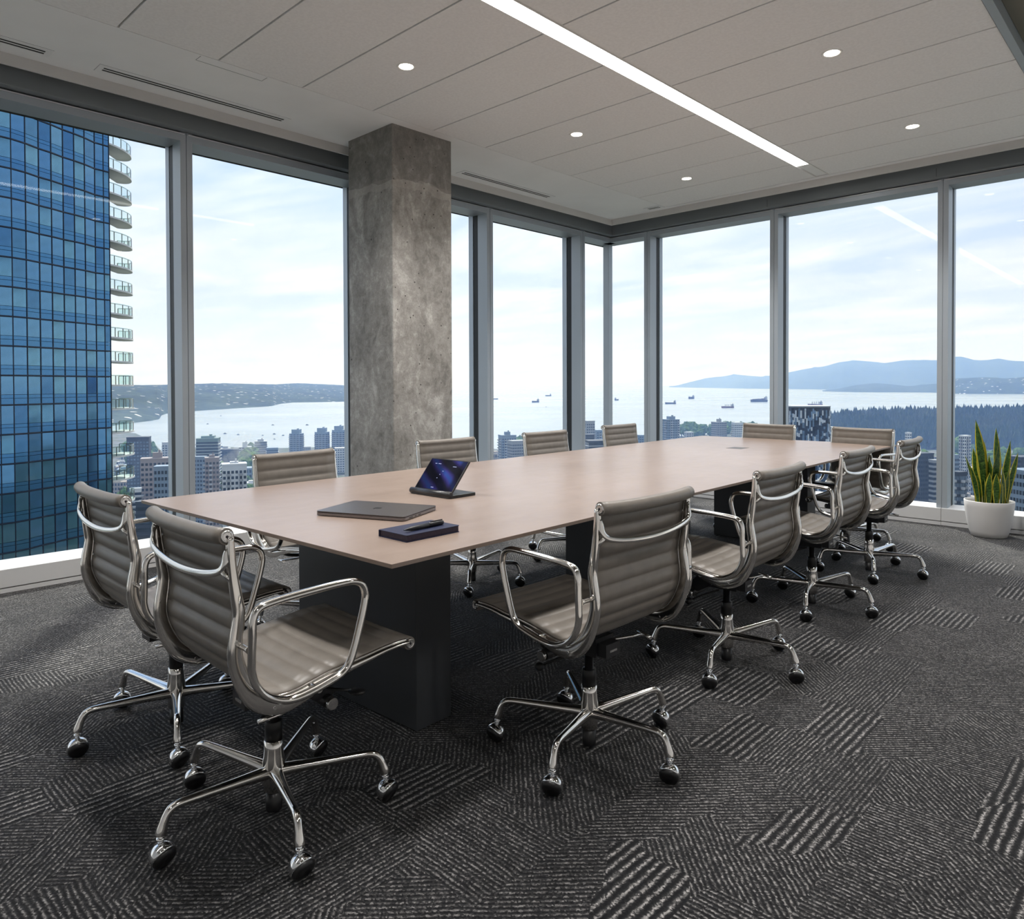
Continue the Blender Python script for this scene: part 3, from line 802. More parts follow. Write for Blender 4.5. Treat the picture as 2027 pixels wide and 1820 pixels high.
    # --- upper spreader
    i0 = min(range(NP), key=lambda i: abs(prof[i].z-0.800) if i < NP//2 else 9)
    i1 = min(range(NP), key=lambda i: abs(prof[i].z-0.748) if i < NP//2 else 9)
    yr = prof[i0].y-0.018
    half = [(0.2310, yr+0.004, 0.812), (0.2295, yr-0.004, 0.794), (0.2230, yr-0.010, 0.774), (0.203, yr-0.014, 0.761), (0.150, yr-0.019, 0.750), (0.080, yr-0.022, 0.743), (0.0, yr-0.023, 0.740)]
    pts = half+[(-x, y, z) for x, y, z in reversed(half[:-1])]
    path = crom(pts, 4)
    nn = len(path); rad = []
    for k in range(nn):
        t = abs(2*k/(nn-1)-1)
        rad.append((0.0052+0.002*t**3, 0.0095+0.003*t**4))
    m = MB(); m.tube(path, rad, 12, up=(0, 0.25, 1)); 
    for sg in (1, -1):
        m.tube([(0.2300*sg, yr+0.012, 0.728), (0.2285*sg, yr+0.002, 0.745), (0.2220*sg, yr-0.010, 0.764)], [(0.004, 0.006), (0.005, 0.009), (0.006, 0.009)], 8, up=(1, 0, 0))
    m.obj('back_spreader', MT['alu'], root)
    # --- seat spreader under the seat
    half = [(0.2300, -0.015, 0.424), (0.205, -0.012, 0.408), (0.150, -0.005, 0.396), (0.07, 0.0, 0.392), (0.0, 0.0, 0.391)]
    path = crom(half+[(-x, y, z) for x, y, z in reversed(half[:-1])], 4)
    m = MB(); m.tube(path, (0.030, 0.008), 10, up=(0, 0, 1))
    m.obj('seat_spreader', MT['blackmetal'], root)
    # --- tilt mechanism
    m = MB()
    m.box(-0.045, 0.045, -0.065, 0.060, 0.325, 0.385); m.box(-0.036, 0.036, -0.10, -0.03, 0.330, 0.372)
    for sg in (1, -1):
        q = [(0.150, 0.300), (0.172, 0.312), (0.080, 0.392), (0.020, 0.392), (0.045, 0.335), (0.105, 0.300)]
        m.add([(sg*0.046, y, z) for y, z in q]+[(sg*0.056, y, z) for y, z in q], [tuple(range(6)), tuple(range(11, 5, -1))]+[(i, (i+1) % 6, 6+(i+1) % 6, 6+i) for i in range(6)])
    m.lathe([(0.019, -0.074), (0.019, 0.074)], 18, (0, 0.135, 0.292), 'x')
    m.tube([(0, -0.05, 0.388), (0, 0.02, 0.394)], 0.03, 10)
    mech = m.obj('tilt_mechanism', MT['blackmetal'], root)
    for sg in (1, -1):
        m = MB(); m.lathe([(0.0175, 0.0742*sg), (0.0175, 0.090*sg), (0.0160, 0.0925*sg)], 20, (0, 0.135, 0.292), 'x'); m.obj('tension_knob', MT['capring'], mech)
    m = MB(); m.box(-0.018, 0.018, -0.1015, -0.099, 0.345, 0.352); m.obj('bracket_slot', MT['capring'], mech)
    # levers
    m = MB()
    m.tube([(0.04, 0.06, 0.352), (0.13, 0.105, 0.356), (0.185, 0.130, 0.360)], 0.0045, 8)
    m.lathe([(0.002, -0.0065), (0.022, -0.005), (0.026, 0.0), (0.022, 0.005), (0.002, 0.0065)], 20, (0, 0, 0))
    k0 = len(m.v)-5*20
    for i in range(k0, len(m.v)):
        x, y, z = m.v[i]; m.v[i] = (0.205+x*1.25, 0.139+y*0.8, 0.361+z+0.15*x)
    m.obj('height_lever', MT['black'], root)
    m = MB(); m.tube([(0.03, -0.05, 0.362), (0.10, -0.075, 0.360), (0.175, -0.098, 0.358)], 0.0045, 8)
    m.tube([(0.168, -0.128, 0.354), (0.174, -0.098, 0.358), (0.180, -0.068, 0.361)], (0.0075, 0.0055), 10)
    m.obj('tilt_lever', MT['alu'], root)
    m = MB(); m.tube([(-0.03, 0.02, 0.315), (-0.07, 0.08, 0.290), (-0.108, 0.112, 0.272)], 0.004, 8); m.lathe([(0.003,-0.016),(0.013,-0.010),(0.016,0.0),(0.013,0.010),(0.003,0.016)], 14, (-0.115, 0.118, 0.268), 'x'); m.obj('lock_lever', MT['black'], root)
    # --- gas lift and hub
    m = MB(); m.lathe([(0.0235, 0.205), (0.0235, 0.262), (0.0215, 0.264), (0.0150, 0.266), (0.0150, 0.335)], 24); m.obj('gas_lift', MT['black'], root)
    m = MB(); m.lathe([(0.0245, 0.066), (0.0275, 0.070), (0.0290, 0.090), (0.0300, 0.115), (0.0300, 0.150), (0.0275, 0.165), (0.0262, 0.185), (0.0258, 0.2095), (0.0240, 0.2100)], 32); hub = m.obj('base_hub', MT['alu'], root)
    m = MB(); m.lathe([(0.0215, 0.012), (0.0225, 0.016), (0.0225, 0.066)], 24); m.obj('lift_foot', MT['black'], hub)
    # --- star legs with casters
    leg = [(0.018, 0, 0.120), (0.05, 0, 0.1235), (0.11, 0, 0.1285), (0.18, 0, 0.1340), (0.240, 0, 0.1385), (0.268, 0, 0.1390), (0.284, 0, 0.1330), (0.294, 0, 0.1200), (0.3005, 0, 0.105), (0.306, 0, 0.0885), (0.3085, 0, 0.0795)]
    lr = [(0.0185, 0.021), (0.0165, 0.0185), (0.0140, 0.0155), (0.0120, 0.0130), (0.0108, 0.0115), (0.0106, 0.0108), (0.0106, 0.0106), (0.0108, 0.0106), (0.0118, 0.0116), (0.0138, 0.0136), (0.0140, 0.0138)]
    pth = crom(leg, 3); rr = []
    for i in range(len(leg)-1):
        for k in range(3):
            t = k/3; rr.append(tuple(lr[i][q]*(1-t)+lr[i+1][q]*t for q in (0, 1)))
    rr.append(lr[-1])
    m = MB(); m.tube(pth, rr, 14, up=(0, 1, 0)); leg_me = m.mesh('base_leg', MT['alu'])
    # caster: stem, hood, twin wheel (axle along local y, trailing along +x)
    RC = 0.0325; axn = Vector((0.87, 0, -0.49)).normalized()
    cc_ = Vector((0.009, 0, 0.0312))
    rotm = Vector((0, 0, 1)).rotation_difference(axn).to_matrix()
    def orient(mb):
        mb.v = [tuple(cc_+rotm @ Vector(q)) for q in mb.v]
    m = MB()
    pr_ = []
    for j in range(13):
        th = (pi*0.56)*j/12; pr_.append((max(0.0006, RC*sin(th)), -RC*cos(th)))
    pr_.append((0.0288, pr_[-1][1]+0.0008))
    m.lathe(pr_, 28, cap1=False); orient(m)
    m2 = MB(); m2.lathe([(0.0060, 0.058), (0.0060, 0.082)], 12); m2.lathe([(0.0095, 0.0655), (0.0108, 0.069), (0.0095, 0.0735)], 14)
    m.add(m2.v, m2.f, 0, True)
    hood_me = m.mesh('caster_hood', MT['chrome'])
    m = MB(); m.lathe([(0.0285, 0.001), (0.0306, 0.006), (0.0296, 0.0115), (0.0262, 0.0165), (0.0215, 0.0185), (0.0100, 0.0196), (0.0060, 0.0186)], 28); orient(m)
    wheel_me = m.mesh('caster_wheel', MT['black'])
    for k in range(5):
        a = 2*pi*k/5
        l = bpy.data.objects.new('base_leg', leg_me); COL.objects.link(l); l.parent = root; l.rotation_euler = (0, 0, a)
        c = bpy.data.objects.new('caster', hood_me); COL.objects.link(c); c.parent = root
        c.location = (0.3085*cos(a), 0.3085*sin(a), 0); c.rotation_euler = (0, 0, a+1.0)
        w = bpy.data.objects.new('caster_wheel', wheel_me); COL.objects.link(w); w.parent = c
    return root

chair0 = make_chair()
CHAIRS = [  # x, y, facing deg, star angle deg, label
    (-1.881, 0.990, -0.5, -16.8, 'taupe ribbed leather office chair, right one of the pair at the near table end'),
    (-2.618, 1.011, -0.5, -20.8, 'taupe ribbed leather office chair, left one of the pair at the near table end'),
    (-1.463, 1.891, 88.1, -0.5, 'taupe ribbed leather office chair, nearest of the row on the right table side'),
    (-1.485, 2.887, 92.0, -2.7, 'taupe ribbed leather office chair, second from the camera on the right table side'),
    (-1.533, 3.951, 91.9, -2.2, 'taupe ribbed leather office chair, third from the camera on the right table side'),
    (-1.541, 4.903, 91.9, 4.4, 'taupe ribbed leather office chair, farthest of the row on the right table side'),
    (-3.123, 1.917, -85.3, 12.0, 'taupe ribbed leather office chair, window side, nearest the camera, left of the concrete column'),
    (-3.213, 2.997, -90.2, 26.0, 'taupe ribbed leather office chair, window side, its back in front of the concrete column'),
    (-3.231, 3.966, -89.5, -24.4, 'taupe ribbed leather office chair, window side, third from the camera'),
    (-3.361, 5.071, -89.7, 5.0, 'taupe ribbed leather office chair, window side, farthest from the camera'),
    (-2.696, 5.716, 174.6, 10.0, 'taupe ribbed leather office chair, left one of the pair at the far table end'),
    (-1.927, 5.630, 171.5, -6.0, 'taupe ribbed leather office chair, right one of the pair at the far table end'),
]
swr = random.Random(17)
for i, (x, y, a, st, lb) in enumerate(CHAIRS):
    sw = [(0 if i < 2 else 275)+swr.uniform(-28, 28) for _ in range(5)]
    c = chair0 if i == 0 else copy_tree(chair0)
    c.location = (x, y, 0); c.rotation_euler = (0, 0, R(a)); tag(c, lb, 'chair', 'ribbed leather office chairs round the table')
    legs = [o for o in c.children if o.name.startswith('base_leg')]; cs = [o for o in c.children if o.name.startswith('caster')]
    for k, (l, q) in enumerate(zip(legs, cs)):
        t = R(st-a)+2*pi*k/5
        l.rotation_euler = (0, 0, t); q.location = (0.3085*cos(t), 0.3085*sin(t), 0); q.rotation_euler = (0, 0, R(sw[k]-a))

# ------------------------------------------------------------------ planter with snake plant
PX, PY = -1.219, 6.705
pl = empty('potted_snake_plant', (PX, PY, 0)); tag(pl, 'snake plant with yellow edged leaves in a round white planter by the far windows', 'potted plant')
m = MB()
m.lathe([(0.112, 0.0), (0.122, 0.004), (0.136, 0.045), (0.150, 0.110), (0.161, 0.180), (0.168, 0.240), (0.171, 0.279), (0.1695, 0.283), (0.166, 0.283), (0.163, 0.262), (0.158, 0.235)], 48, cap1=False)
pot = m.obj('pot', MT['pot'], pl)
m = MB(); m.lathe([(0.001, 0.248), (0.09, 0.246), (0.1595, 0.240)], 32, cap0=False, cap1=False); m.obj('soil', MT['soil'], pl)
# leaves: base (u, v), tip offset (du, dv), height, width, twist
ur = Vector((cos(YAW), sin(YAW), 0)); vr = Vector((-sin(YAW), cos(YAW), 0))
LEAVES = [(-0.055,-0.02,-0.070,0.00,0.70,0.062,0.3),(-0.015,-0.06,0.030,-0.03,0.53,0.066,-0.2),(0.085,0.03,0.012,0.03,0.63,0.050,0.5),(0.105,-0.01,0.075,0.02,0.53,0.044,-0.6),
          (0.110,-0.05,0.075,-0.02,0.435,0.040,0.4),(0.055,0.05,-0.055,0.06,0.435,0.040,-0.3),(0.020,0.06,-0.055,0.04,0.40,0.050,0.2),(0.050,-0.085,-0.018,-0.02,0.33,0.052,0.1),
          (-0.095,0.03,-0.065,0.03,0.405,0.028,0.9),(-0.105,-0.02,-0.080,-0.02,0.335,0.032,-0.8),(-0.010,-0.095,-0.004,-0.01,0.275,0.046,0.0),(0.025,-0.100,-0.006,-0.01,0.275,0.044,0.3),
          (0.065,0.00,0.030,0.03,0.40,0.030,1.0),(0.080,-0.07,0.022,-0.01,0.29,0.034,-0.4),(-0.060,-0.075,0.004,-0.01,0.28,0.042,-0.2),(0.095,-0.085,-0.040,0.01,0.13,0.020,0.4),
          (-0.035,0.07,-0.02,0.05,0.46,0.050,0.2),(-0.080,-0.06,-0.015,-0.02,0.22,0.030,0.5),(0.020,-0.02,-0.035,0.0,0.42,0.048,-0.7),(-0.035,0.0,0.02,0.04,0.52,0.055,0.8)]
for li, (bu, bv, du, dv, h, w, tw) in enumerate(LEAVES):
    NS = 14; rows = []; rb = []; uvs = []
    for i in range(NS+1):
        t = i/NS
        wd = w*1.28*(0.62+0.55*sin(pi*min(1, t*1.05)*0.62))*(1-max(0, (t-0.55)/0.45)**1.7)*0.86+0.0006
        c = ur*(bu*0.93+du*t**1.5)+vr*(bv+dv*t**1.4)+Vector((0, 0, 0.242+h*0.965*t))
        ang = tw+0.7*t*(1 if li % 2 else -1)
        ax = ur*cos(ang)+vr*sin(ang); nx = -ur*sin(ang)+vr*cos(ang)
        fr, bk = [], []
        for j in range(5):
            q = -1+j/2
            cup = 0.16*wd*(q*q)
            fr.append(tuple(c+ax*(wd*q*0.5)-nx*(cup-0.0)-nx*0.0014*(1-q*q)))
            bk.append(tuple(c+ax*(wd*q*0.5)-nx*cup+nx*0.0016*(1-q*q)))
        rows.append(fr+bk[3:0:-1])
    m = MB(); m.grid(rows, 0, True, closed=True)
    me = m.mesh('leaf', MT['leaf'])
    uvl = me.uv_layers.new(name='uv'); k = 8; UU = [0, 0.25, 0.5, 0.75, 1, 0.75, 0.5, 0.25]
    for lp_ in me.loops:
        vi = lp_.vertex_index; uvl.data[lp_.index].uv = (UU[vi % k], (vi//k)/NS)
    o = bpy.data.objects.new('leaf', me); COL.objects.link(o); o.parent = pl

# ================================================================== the view outside
def uv2(u, d): return Vector((u*cos(YAW)-d*sin(YAW), u*sin(YAW)+d*cos(YAW)))
SEA, LAND = -110.0, -106.0
MT['fac_a'] = mat('blue_coated_glazing', (0.11, 0.25, 0.40), 0.06, metal=0.9, noise=(0.35, 0.22, 4))
MT['fac_b'] = mat('teal_coated_glazing', (0.12, 0.27, 0.39), 0.07, metal=0.9, noise=(0.5, 0.25, 4))
MT['fac_c'] = mat('deep_blue_glazing', (0.07, 0.18, 0.32), 0.05, metal=0.9, noise=(0.4, 0.25, 4))
MT['fac_s'] = mat('blue_spandrel_glass', (0.07, 0.20, 0.37), 0.12, metal=0.85, noise=(0.5, 0.15, 3))
MT['facbody'] = mat('facade_frame', (0.012, 0.022, 0.045), 0.4, metal=0.3, noise=(0.5, 0.1, 2))
MT['balc'] = mat('balcony_concrete', (0.66, 0.66, 0.64), 0.8, noise=(0.6, 0.06, 3))
MT['balcglass'] = glass_mat('balcony_glass', (0.78, 0.90, 0.87), 0.06)
MT['balcpost'] = mat('balcony_post', (0.10, 0.12, 0.12), 0.5, noise=(2.0, 0.1, 2))

# ---- glass residential tower close on the left
TPX = [-54, -27, 0, 26, 53.6, 80, 104.6, 128, 150, 170.5, 190.7, 208, 219]
TD = [68.7, 69.4, 70.3, 71.2, 72.5, 74.1, 75.4, 76.9, 78.1, 79.4, 81.0, 81.8, 82.4]
TP = [at_depth(p, 760, d).xy for p, d in zip(TPX, TD)]
gt = empty('glass_tower', (TP[6].x, TP[6].y, LAND)); tag(gt, 'tall curved blue glass residential tower with round balconies, close outside the left window', 'building')
Mi = Matrix.Translation((-TP[6].x, -TP[6].y, -LAND))
def toloc(v): return Vector((v.x-TP[6].x, v.y-TP[6].y, (v.z-LAND) if len(v) > 2 else 0))
FH, Z0 = 2.9, 25.55
back = [uv2(-50.5, 90), uv2(-56, 100), uv2(-75, 108), uv2(-90, 100), uv2(-86, 82), uv2(-66, 72)]
def inward(k):
    a = TP[max(k-1, 0)]; b = TP[min(k+1, len(TP)-1)]; t = (b-a).normalized(); return Vector((-t.y, t.x))
foot = []
for k in range(len(TP)):
    nrm2 = inward(k)
    if nrm2.dot(TP[k]) < 0: nrm2 = -nrm2
    foot.append(TP[k]+nrm2*0.22)
m = MB(); m.prism([(p.x-TP[6].x, p.y-TP[6].y) for p in foot+back], 0.0, Z0+2*FH-LAND); m.obj('tower_body', MT['facbody'], gt)
random.seed(3)
for k in range(len(TP)-1):
    a, b = TP[k], TP[k+1]; w = (b-a).length; t = (b-a).normalized(); nn = Vector((-t.y, t.x))
    if nn.dot(a) > 0: nn = -nn          # nn points to the camera
    mid = (a+b)/2; ang = atan2(t.y, t.x)
    vm = []
    hw = w/2-0.035
    for key in ('fac_a', 'fac_b', 'fac_c'):
        q = MB(); q.box(-hw, hw, -0.09, 0.09, 1.02, FH-0.10); vm.append(q.mesh('window_pane', MT[key]))
    q = MB(); q.box(-hw, hw, -0.09, 0.09, 0.075, 0.62); q.box(-hw, hw, -0.09, 0.09, 0.66, 0.98); sm_ = q.mesh('spandrel_panel', MT['fac_s'])
    for fl in range(-2, 17):
        z = Z0-FH*fl-LAND
        r_ = random.random(); me = vm[0 if r_ < 0.55 else (1 if r_ < 0.8 else 2)]
        for mesh_, nm in ((me, 'window_pane'), (sm_, 'spandrel_panel')):
            o = bpy.data.objects.new(nm, mesh_); COL.objects.link(o); o.parent = gt
            o.location = (mid.x-TP[6].x, mid.y-TP[6].y, z-FH); 
            j = 0.0035*(random.random()-0.5)
            o.rotation_euler = (j, 0, ang+j)
m = MB()
for k in range(len(TP)):
    p = TP[k]; nn = inward(k)
    if nn.dot(p) > 0: nn = -nn
    c = p+nn*0.02
    tt = Vector((-nn.y, nn.x))
    m.obox((c.x-TP[6].x, c.y-TP[6].y, (Z0+2*FH-LAND-25)), tt.to_3d()*0.035, nn.to_3d()*0.13, Vector((0, 0, 30)))
m.obj('mullion', MT['facbody'], gt)
for fl in range(-2, 18):
    z = Z0-FH*fl-LAND; m = MB()
    for k in range(len(TP)-1):
        a, b = TP[k], TP[k+1]; t = (b-a).normalized(); nn = Vector((-t.y, t.x))
        if nn.dot(a) > 0: nn = -nn
        c = (a+b)/2+nn*0.06
        m.obox((c.x-TP[6].x, c.y-TP[6].y, z-FH), t.to_3d()*((b-a).length/2+0.01), nn.to_3d()*0.12, Vector((0, 0, 0.062)))
    m.obj('floor_band', MT['facbody'], gt)
bc = uv2(-49.75, 89.5)
bm_ = None
for fl in range(-2, 18):
    z = Z0-FH*fl-LAND-0.9
    if bm_ is None:
        ring = []
        for i in range(41):
            a = -pi/2+pi*i/40*1.15
            ring.append((1.98*cos(a), 4.1*sin(a)))
        m = MB(); m.prism(ring, -0.20, 0.0); slab_me = m.mesh('balcony', MT['balc'])
        m = MB(); m.tube([(x*0.97, y*0.97, 1.10) for x, y in ring], 0.03, 6)
        for i in range(0, 41, 4): m.box(ring[i][0]*0.97-0.035, ring[i][0]*0.97+0.035, ring[i][1]*0.97-0.035, ring[i][1]*0.97+0.035, 0, 1.1)
        rail_me_ = m.mesh('balcony_railing', MT['balcpost'])
        m = MB(); m.grid([[(x*0.985, y*0.985, 0.05) for x, y in ring], [(x*0.985, y*0.985, 1.22) for x, y in ring]]); glass_me_ = m.mesh('balcony_glass', MT['balcglass'])
        bm_ = True
    o = bpy.data.objects.new('balcony', slab_me); COL.objects.link(o); o.parent = gt
    o.location = (bc.x-TP[6].x, bc.y-TP[6].y, z); o.rotation_euler = (0, 0, YAW)
    for me, nm in ((rail_me_, 'balcony_railing'), (glass_me_, 'balcony_glass')):
        q = bpy.data.objects.new(nm, me); COL.objects.link(q); q.parent = o

# ---- sea, near land, far shores
def water_mat():
    t = NT('sea_water')
    tc = t.n('ShaderNodeTexCoord'); P = tc.outputs['Object']
    n1 = t.noise(P, 0.06, 4, 0.6); n2 = t.noise(P, 0.0016, 4, 0.55)
    col = t.ramp(n2, [(0.35, (0.24, 0.29, 0.33)), (0.65, (0.34, 0.38, 0.42))])
    t.l(col, t.b.inputs['Base Color']); t.b.inputs['Roughness'].default_value = 0.22; t.b.inputs['IOR'].default_value = 1.33
    t.b.inputs['Specular IOR Level'].default_value = 0.9
    rr = t.math('MULTIPLY_ADD', n2, 0.18, 0.14); t.l(rr, t.b.inputs['Roughness'])
    bp = t.n('ShaderNodeBump'); t.l(n1, bp.inputs['Height']); bp.inputs['Strength'].default_value = 0.25; bp.inputs['Distance'].default_value = 1.2
    t.l(bp.outputs[0], t.b.inputs['Normal'])
    return t.m
MT['sea'] = water_mat()
m = MB(); k = 72
rows = []
for r_ in (1.0, 3000.0, 20000.0, 85000.0): rows.append([(r_*cos(2*pi*i/k), r_*sin(2*pi*i/k), 0) for i in range(k)])
m.grid(rows, 0, True, closed=True); sea = struct(m.obj('sea', MT['sea'], loc=(0, 0, SEA)))

def ground_mat():
    t = NT('city_ground')
    tc = t.n('ShaderNodeTexCoord'); P = tc.outputs['Object']
    n1 = t.noise(P, 0.02, 5, 0.6); n2 = t.noise(P, 0.11, 4, 0.6)
    v = t.math('ADD', t.math('MULTIPLY', n1, 0.5), t.math('MULTIPLY', n2, 0.5))
    col = t.ramp(v, [(0.38, (0.02, 0.04, 0.018)), (0.47, (0.045, 0.07, 0.03)), (0.53, (0.085, 0.085, 0.082)), (0.66, (0.17, 0.17, 0.17))])
    t.l(col, t.b.inputs['Base Color']); t.b.inputs['Roughness'].default_value = 0.9
    return t.m
MT['ground'] = ground_mat()
coast = [(-700, 905), (-200, 880), (120, 862), (215, 853), (268, 858), (300, 872), (318, 892), (350, 893), (420, 884), (520, 888), (700, 884), (900, 890), (1060, 888), (1180, 880), (1300, 868), (1400, 860), (1480, 852), (1600, 842), (1660, 828), (1760, 822), (1860, 819), (2027, 815), (2300, 812), (2700, 815)]
pts = [at_z(x, y, LAND).xy for x, y in coast]
near = [uv2(900, 60), uv2(300, -900), uv2(-900, -900), uv2(-1100, 100)]
m = MB(); m.prism([(p.x, p.y) for p in pts+near], SEA-2, LAND); struct(m.obj('city_ground', MT['ground']))

def forest_mat(name, c0, c1, c2, sc, dots):
    t = NT(name)
    tc = t.n('ShaderNodeTexCoord'); P = tc.outputs['Object']
    n1 = t.noise(P, sc, 6, 0.65); n2 = t.noise(P, sc*7, 4, 0.6)
    v = t.math('ADD', t.math('MULTIPLY', n1, 0.5), t.math('MULTIPLY', n2, 0.5))
    col = t.ramp(v, [(0.38, c0), (0.52, c1), (0.66, c2)])
    if dots:
        vo = t.n('ShaderNodeTexVoronoi'); t.l(P, vo.inputs['Vector']); vo.inputs['Scale'].default_value = dots
        sc_ = t.n('ShaderNodeSeparateColor'); t.l(vo.outputs['Color'], sc_.inputs[0])
        hit = t.math('MULTIPLY', t.math('LESS_THAN', vo.outputs['Distance'], 0.25), t.math('GREATER_THAN', sc_.outputs[0], 0.72))
        col = t.mix(hit, col, (0.55, 0.55, 0.55))
    t.l(col, t.b.inputs['Base Color']); t.b.inputs['Roughness'].default_value = 0.95; t.b.inputs['Specular IOR Level'].default_value = 0.1
    return t.m
MT['shore'] = forest_mat('far_shore_woods', (0.012, 0.022, 0.014), (0.035, 0.055, 0.032), (0.075, 0.10, 0.06), 0.004, 0.022)
MT['mount'] = forest_mat('mountain_woods', (0.02, 0.035, 0.025), (0.035, 0.055, 0.035), (0.05, 0.07, 0.045), 0.0008, 0)
def lerp(tab, x):
    if x <= tab[0][0]: return tab[0][1]
    for (a, va), (b, vb) in zip(tab[:-1], tab[1:]):
        if x <= b: return va+(vb-va)*(x-a)/(b-a)
    return tab[-1][1]
from mathutils import noise as MN
def land_mass(name, material, shore, crest, dk, d0, x0, x1, step, nt, rough, pw=0.8):
    rows = [[] for _ in range(nt+4)]
    x = x0
    while x <= x1+1e-6:
        ys = lerp(shore, x); yc = lerp(crest, x)
        p0 = at_z(x, ys, SEA-1.0); d_s = p0.xy.dot(Vector((-sin(YAW), cos(YAW))))
        d_c = d_s*dk+d0; p1 = at_depth(x, yc, d_c)
        for i in range(nt+1):
            t = i/nt
            p = p0.lerp(p1, t); p.z = p0.z+(p1.z-p0.z)*t**pw
            if 0 < i < nt:
                p.z += rough*MN.noise(Vector((p.x*0.0025, p.y*0.0025, 0)))*min(1, t*4)*2+rough*0.7*MN.noise(Vector((p.x*0.012, p.y*0.012, 3)))
            elif i == nt: p.z += rough*0.25*MN.noise(Vector((p.x*0.01, p.y*0.01, 7)))
            rows[i].append(tuple(p))
        for j, (q, hh) in enumerate(((1.15, 0.75), (1.4, 0.3), (1.8, -0.05))):
            dd = d_c*q; pp = at_depth(x, yc, dd); pp.z = SEA+(p1.z-SEA)*hh
            rows[nt+1+j].append(tuple(pp))
        x += step
    m = MB(); m.grid(rows); return struct(m.obj(name, material))
land_mass('far_shore', MT['shore'],
    [(-400, 900), (100, 862), (200, 848), (236, 842), (270, 838), (300, 834), (316, 831), (320, 823), (334, 819), (386, 814.6), (457, 810), (536, 805), (556, 800), (580, 797.6), (677, 796), (760, 788), (850, 778)],
    [(-400, 772), (100, 768), (236, 763), (332, 762), (390, 760), (457, 759.3), (500, 760.5), (545, 761.2), (590, 758.6), (640, 761), (690, 763.5), (760, 768), (850, 776)],
    1.5, 900, -400, 850, 5, 22, 9.0)
land_mass('mountain_range', MT['mount'], [(1325, 767), (1500, 770), (1640, 771.5), (2027, 772), (2500, 775)],
    [(1325, 766), (1340, 763.5), (1365, 757), (1400, 748.5), (1430, 745.5), (1455, 741.5), (1480, 744), (1505, 746), (1530, 743.5), (1560, 737.5), (1600, 729.5), (1630, 726), (1660, 717.5), (1690, 713.5), (1720, 715.5), (1752, 719), (1785, 714), (1820, 712.5), (1860, 713.5), (1880, 711), (1895, 705.5), (1910, 707.5), (1930, 713.5), (1955, 713), (1977, 710), (2005, 714.5), (2027, 716), (2090, 708), (2170, 715), (2300, 706), (2500, 715)],
    1.22, 0, 1325, 2500, 7, 12, 40.0, 0.9)
land_mass('low_hills', MT['mount'], [(1628, 775.5), (1700, 777), (1900, 778), (2027, 779), (2500, 782)],
    [(1628, 775), (1650, 771.5), (1690, 763.5), (1730, 758.5), (1760, 760.5), (1800, 765), (1850, 760), (1900, 756), (2027, 758), (2500, 760)],
    1.12, 0, 1628, 2500, 7, 10, 14.0, 0.8)
land_mass('wooded_headland', MT['shore'], [(1866, 779), (1900, 780), (2027, 780.5), (2500, 786)],
    [(1866, 777), (1882, 753), (1895, 749.5), (1930, 748), (1960, 747), (1990, 749.5), (2027, 747), (2200, 745), (2500, 750)],
    1.08, 0, 1866, 2500, 7, 10, 10.0, 0.7)

